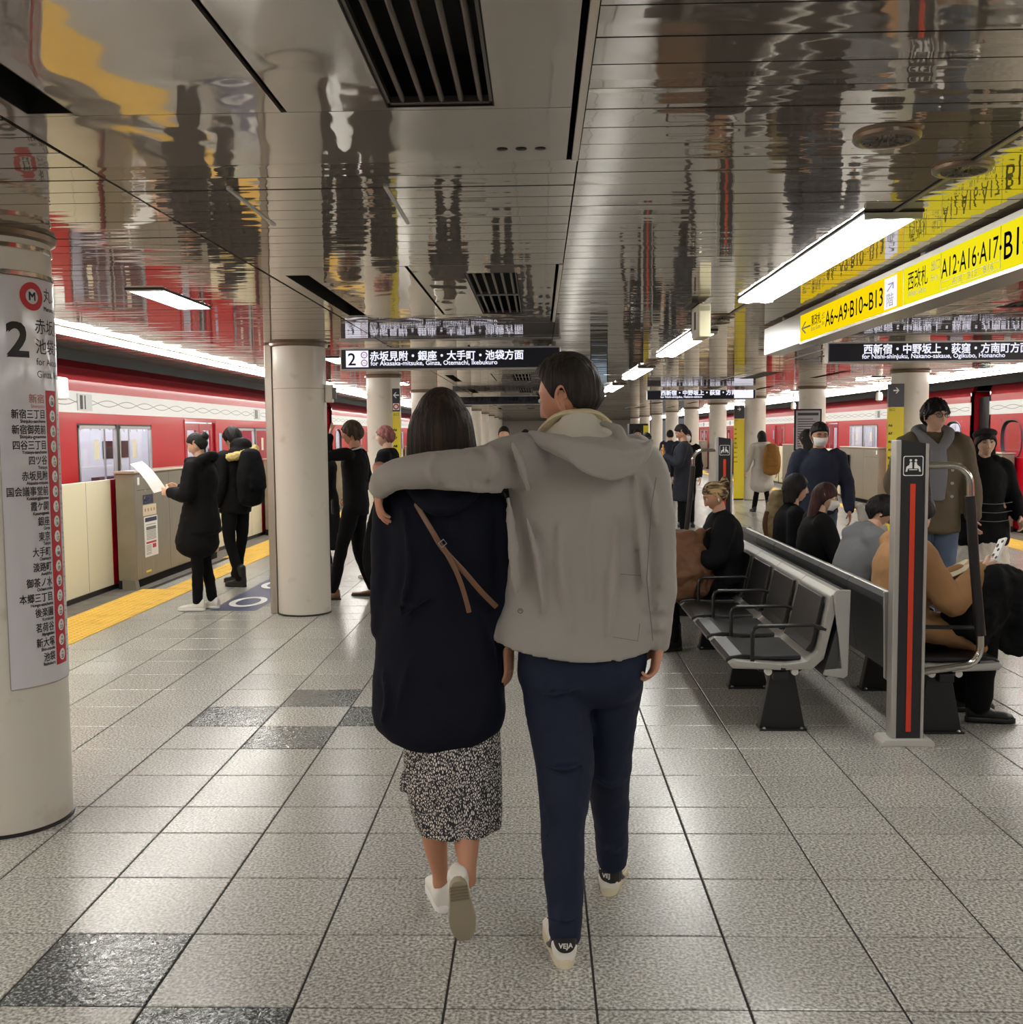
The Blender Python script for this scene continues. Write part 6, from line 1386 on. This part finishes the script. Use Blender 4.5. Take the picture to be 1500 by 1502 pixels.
# 12: masked man in the navy sweater walking to the camera
J = stand(1.68); J['er'] = V(.27, .0, 1.06); J['wr'] = V(.29, .08, .85); J['el'] = V(-.27, -.02, 1.08); J['wl'] = V(-.27, .10, .86); J['ar'] = V(.1, .15, .085); J['al'] = V(-.1, -.15, .085)
t12, HM12, _ = figure('man in a white face mask and navy knitted sweater walking towards the camera', (2.62, 9.75, 0), math.radians(172), J, SK2, 1.68, hy=.22, hp=-.22, top=dict(mat=M_nvy, pad=.035, hem=.84, sleeve=.026, name='sweater', disp=[(.12, .02), (.04, .008)]), legs=dict(mat=M_denim, r=1.05), shoes=('sneaker', M_plastic, M_sheet), hair=dict(mesh=H_short, mat=M_hairk))
mask_on(t12, HM12)
t = thing('folded_coat', 'pale coat bundle carried by the masked man in the navy sweater', 'coat', (3.02, 9.60, .80)); mb = MB(); limb(mb, [(-.06, .0, .10), (.0, -.02, .0), (.10, -.04, -.12), (.16, 0, -.26)], [(.04, .05), (.07, .06), (.09, .07), (.06, .05)], n=16, k=4); fin('cloth_bundle', fuse(mb, .012, 2, [(.06, .04)]), M_whc, t)
t12b, _, _ = figure('long-haired passenger in black just behind the masked man', (2.90, 11.2, 0), math.radians(30), stand(1.62), SK1, 1.62, top=dict(mat=M_blk2, pad=.02, hem=.8, sleeve=.016), legs=dict(mat=M_blkt), shoes=('boot',)+BK, hair=dict(mesh=H_long, mat=M_hairk), vox=.016)
# 14: young man in glasses, khaki jacket over a grey hood
J = stand(1.84); J['er'] = V(.28, -.04, 1.18); J['wr'] = V(.22, .12, 1.00); J['el'] = V(-.28, .0, 1.17); J['wl'] = V(-.28, .10, .93)
t14, HM14, _ = figure('young man in glasses with grey hood and khaki jacket standing by the right column', (3.06, 8.1, 0), math.radians(172), J, SK3, 1.86, hy=.42, hp=-.05, neck=.046, top=dict(mat=M_khaki, pad=.04, hem=.84, sleeve=.032), legs=dict(mat=M_denim, r=1.1, w=.02, bottom=.07), shoes=('sneaker', M_plastic, M_sheet), hair=dict(mesh=H_fringe, mat=M_hairk))
glasses_on(t14, HM14, M_plastic)
mb = MB(); limb(mb, [(-.12, -.03, 1.585), (-.08, .09, 1.53), (0, .16, 1.46), (.08, .09, 1.53), (.12, -.03, 1.585), (.07, -.13, 1.60), (-.07, -.13, 1.60), (-.12, -.03, 1.585)], [.044, .042, .036, .042, .044, .055, .055, .044], n=12, k=4); limb(mb, [(0, .15, 1.46), (0, .180, 1.28), (0, .180, 1.08)], [(.060, .035), (.070, .030), (.05, .02)], n=14, k=3, up=(1, 0, 0)); fin('grey_hood', fuse(mb, .010, 3), M_gh, t14)
mb = MB()
for z in (1.30, 1.20, 1.10): mb.disc((-.10, .185, z), .012, 'y', .004, 12)
fin('snap_buttons', mb.mesh('b', []), M_alu, t14)
# 15: smiling woman, dark coat, white skirt
J = stand(1.60); J['er'] = V(.26, .02, 1.04); J['wr'] = V(.20, .14, .88); J['el'] = V(-.26, 0, 1.04); J['wl'] = V(-.24, .12, .90)
def ex15(mb, J): limb(mb, [(0, 0, .95), (0, 0, .72)], [(.19, .14), (.23, .17)], n=20, k=3, up=(1, 0, 0), ck=.12); limb(mb, [(-.10, .02, 1.36), (0, -.08, 1.38), (.10, .02, 1.36)], [.045, .05, .045], n=10, k=4)
def sk15(t, J): mb = MB(); limb(mb, [(0, 0, .90), (0, 0, .55), (0, 0, .14)], [(.17, .13), (.22, .18), (.27, .22)], n=26, k=4, up=(1, 0, 0)); fin('skirt', fuse(mb, .013, 2, [(.05, .02)]), M_skirtw, t)
t15, HM15, _ = figure('smiling woman with dark fringe, beret and long white skirt beside the young man', (3.62, 8.5, 0), math.radians(186), J, SK3, 1.60, hy=-.25, hr=.06, top=dict(mat=M_blk2, pad=.04, hem=.74, flare=.02, sleeve=.03, extra=ex15), legs=dict(mat=M_blkt, skirt=sk15), shoes=('boot',)+BK, hair=dict(mesh=H_long, mat=M_hairk))
mb = MB(); ell(mb, (.0, -.02, .085), (.105, .115, .048), 24, Matrix.Rotation(.18, 3, 'X')); mb.tube([(0, 0, .13), (0, 0, .145)], .004, 6); attach(t15, 'beret', fuse(mb, .008, 3), M_tartan, HM15)
mb = MB()
for z in (1.02, .95, .88): limb(mb, [(-.17, .13, z), (0, .195, z-.01), (.17, .13, z)], [(.003, .008)]*3, n=6, k=4, up=(0, 0, 1))
fin('coat_stripes', mb.mesh('s', []), M_grey, t15)
# --- seated on the left-facing bench: woman with streaked updo and a brown bag
def seated(label, loc, rz, h, ln, **k):
    J = lean(sit(h), ln); k.setdefault('arms', None); ar = k.pop('arms')
    if ar: J.update(ar)
    return figure(label, loc, rz, J, h=h, **k)
t10, HM10, J10 = seated('seated woman with streaked blond updo and black coat looking down', (1.38, 7.62, 0), math.radians(90), 1.63, .10, skinc=SK2, hp=-.45, arms=dict(er=V(.23, .12, .68), wr=V(.10, .33, .72), el=V(-.23, .12, .68), wl=V(-.10, .33, .72)), hands={'r': ('grip', (-.4, 1, 0), (-1, -.2, .3)), 'l': ('grip', (.4, 1, 0), (1, -.2, .3))},
    top=dict(mat=M_blk2, pad=.045, hem=.46, sleeve=.030, short=True), legs=dict(mat=M_blkt, r=1.05), shoes=('boot',)+BK, hair=dict(mesh=H_updo, mat=M_hblond))
mb = MB(); limb(mb, [(.088, .00, -.02), (.092, .004, -.04)], [.007, .003], n=8); limb(mb, [(-.088, .00, -.02), (-.092, .004, -.04)], [.007, .003], n=8); attach(t10, 'earbuds', mb.mesh('e', []), M_sheet, HM10)
t = thing('cloth_bag', 'slouchy brown cloth bag on the lap of the seated blond woman', 'bag', (1.03, 7.50, .67))
mb = MB(); limb(mb, [(.03, .0, -.20), (.02, 0, -.08), (-.01, 0, .06), (-.03, 0, .17)], [(.20, .14), (.21, .16), (.18, .13), (.13, .07)], n=22, k=4, up=(1, 0, 0)); limb(mb, [(.12, 0, .10), (.14, 0, .20)], [.04, .03], n=10); limb(mb, [(-.12, 0, .08), (-.10, 0, .20)], [.04, .03], n=10); fin('bag_body', fuse(mb, .010, 2, [(.09, .06), (.03, .01)]), M_brownb, t)
mb = MB(); mb.tube([(.14, 0, .20), (.22, 0, .24), (.30, -.02, .12)], .008, 8); fin('bag_handle', mb.mesh('h', []), M_brownb, t)
t = thing('smartphone', 'phone in the hands of the seated blond woman', 'phone', (.97, 7.60, .90)); MB().box(-.04, .04, -.035, .035, -.004, .004, M=Matrix.Rotation(.6, 4, 'Y')).build('phone_case', M_plastic, t)
# --- seated on the right-facing bench
RB = math.radians(-90)
tk, HMk, _ = seated('seated dark-haired passenger farthest along the right-facing bench', (2.00, 8.30, 0), RB, 1.66, .05, skinc=SK1, top=dict(mat=M_blk2, pad=.03, hem=.46, sleeve=.02, short=True), legs=dict(mat=M_blkt), shoes=('boot',)+BK, hair=dict(mesh=H_bob, mat=M_hairk), vox=.015)
mb = MB(); limb(mb, [(-.09, -.09, .08), (.0, -.12, .09), (.03, -.11, .085)], [.004, .006, .004], n=6); attach(tk, 'hair_clip', mb.mesh('c', []), M_alu, HMk)
t = thing('canvas_rucksack', 'khaki canvas rucksack behind the dark-haired bench passenger', 'backpack', (1.93, 8.42, .86))
mb = MB(); limb(mb, [(0, 0, -.12), (0, 0, 0), (0, 0, .14)], [(.09, .12), (.10, .13), (.08, .10)], n=18, k=4, up=(1, 0, 0)); limb(mb, [(.02, -.02, .16), (.0, -.02, .22)], [(.09, .10), (.07, .08)], n=14, k=3, up=(1, 0, 0)); fin('bag_body', fuse(mb, .010, 2, [(.05, .02)]), M_khaki2, t); mb = MB(); limb(mb, [(-.09, -.06, .1), (-.11, -.06, 0), (-.09, -.06, -.1)], [(.02, .005)]*3, n=6, k=3); fin('side_strap', mb.mesh('s', []), M_bsh, t)
tr, HMr, _ = seated('seated woman with reddish brown hair and white face mask', (2.03, 7.72, 0), RB, 1.58, .12, skinc=SK1, hp=-.25, hy=-.25, arms=dict(er=V(.22, .15, .64), wr=V(.10, .34, .70), el=V(-.22, .15, .64), wl=V(-.10, .34, .70)), top=dict(mat=M_blk, pad=.035, hem=.46, sleeve=.025, short=True), legs=dict(mat=M_blkt), shoes=('boot',)+BK, hair=dict(mesh=H_long, mat=M_hred), vox=.013)
mask_on(tr, HMr)
def exh(mb, J): limb(mb, [J['nkb']+V(-.11, -.03, -.02), J['nkb']+V(0, -.11, -.03), J['nkb']+V(.11, -.03, -.02)], [.05, .07, .05], n=12, k=4); limb(mb, [J['nkb']+V(0, -.10, -.02), J['nkb']+V(0, -.13, -.14)], [.07, .045], n=12)
th, HMh, _ = seated('seated person in a light grey hoodie bending forward over their phone', (2.04, 6.88, 0), RB, 1.56, .34, skinc=SK1, hp=-.65, arms=dict(er=V(.24, .24, .58), wr=V(.10, .42, .62), el=V(-.24, .24, .58), wl=V(-.10, .42, .62)), top=dict(mat=M_gh, pad=.055, hem=.46, sleeve=.035, short=True, name='hoodie', extra=exh), legs=dict(mat=M_blkt), shoes=('sneaker', M_plastic, M_sheet), hair=dict(mesh=H_mop, mat=M_hairk))
def exc(mb, J): limb(mb, [(-.0, .0, .52), (0, .22, .50), (0, .40, .42)], [(.21, .11), (.21, .09), (.20, .07)], n=20, k=3, up=(1, 0, 0)); limb(mb, [J['nkb']+V(-.07, 0, 0), J['nkb']+V(0, -.07, .01), J['nkb']+V(.07, 0, 0)], [.030, .035, .03], n=10, k=4)
tc_, HMc, Jc = seated('seated person in a camel coat holding a phone, right behind the nearest post', (1.99, 5.74, 0), RB, 1.66, .10, skinc=SK3, hp=-.5, arms=dict(er=V(.24, .20, .68), wr=V(.13, .40, .84), el=V(-.22, .22, .66), wl=V(-.12, .40, .80)), hands={'r': ('grip', (-.2, 1, .3), (-1, -.2, .3)), 'l': ('grip', (.3, 1, .3), (1, -.2, .3))},
    top=dict(mat=M_camel, pad=.055, hem=.46, sleeve=.034, short=True, extra=exc), legs=dict(mat=M_blkt, r=1.05, w=.015), shoes=('boot',)+BK, hair=dict(mesh=H_bob, mat=M_hairk))
t = thing('smartphone', 'phone with a black and white patterned case held by the camel coat passenger', 'phone', (2.50, 5.66, .945)); R_ = Matrix.Rotation(.5, 4, 'Y') @ Matrix.Rotation(-.3, 4, 'X'); MB().box(-.006, .006, -.036, .036, -.075, .075, M=R_).build('phone_case', M_sheet, t, bevel=.003)
for i, (a, b) in enumerate([(-.02, .05), (.015, .03), (-.01, .0), (.02, -.03), (-.02, -.05)]): mb = MB(); mb.disc((-.0065, a, b), .012, 'x', .001, 10, r2=.009+.003*(i % 2)); o = mb.build('case_pattern', M_print, t); o.data.transform(R_)
t = thing('dark_jacket', 'black jacket heaped on the lap of the camel coat passenger', 'jacket', (2.42, 5.60, .66))
mb = MB(); limb(mb, [(-.10, 0, -.14), (-.02, 0, -.02), (.05, 0, .06), (.14, .02, .02), (.17, .04, -.12), (.12, .04, -.24)], [(.10, .15), (.115, .17), (.10, .16), (.085, .15), (.075, .13), (.04, .10)], n=20, k=4, up=(0, 1, 0)); fin('cloth_heap', fuse(mb, .010, 2, [(.10, .06), (.03, .012)]), M_blk, t)
t = thing('paper_folder', 'pale paper folder under the phone of the camel coat passenger', 'folder', (2.32, 5.85, .80)); MB().box(-.14, .14, -.10, .10, -.002, .002, M=Matrix.Rotation(-.45, 4, 'Y')).build('folder_cover', M_cream, t)
# passengers inside the nearest left carriage
for x, y, h, rz, tm, lb in [(-6.1, 12.4, 1.66, 80, M_nvy, 'dark-clothed passenger standing inside the left train behind the first window pair'), (-5.6, 11.3, 1.6, 200, M_whc, 'passenger in pale clothes standing inside the left train at the window'), (-5.9, 18.0, 1.7, 100, M_blk2, 'passenger standing inside the left train behind the second window pair')]:
    J = stand(h); figure(lb, (x, y, 0), math.radians(rz), J, SK1, h, top=dict(mat=tm, pad=.025, hem=.8, sleeve=.016), legs=dict(mat=M_blkt), shoes=('boot',)+BK, hair=dict(mesh=H_mop, mat=M_hairk), vox=.02, eyes=False)
for o in list(C.objects):
    if 'base' in o.keys(): del o['base']
bpy.data.scenes.remove(TS)
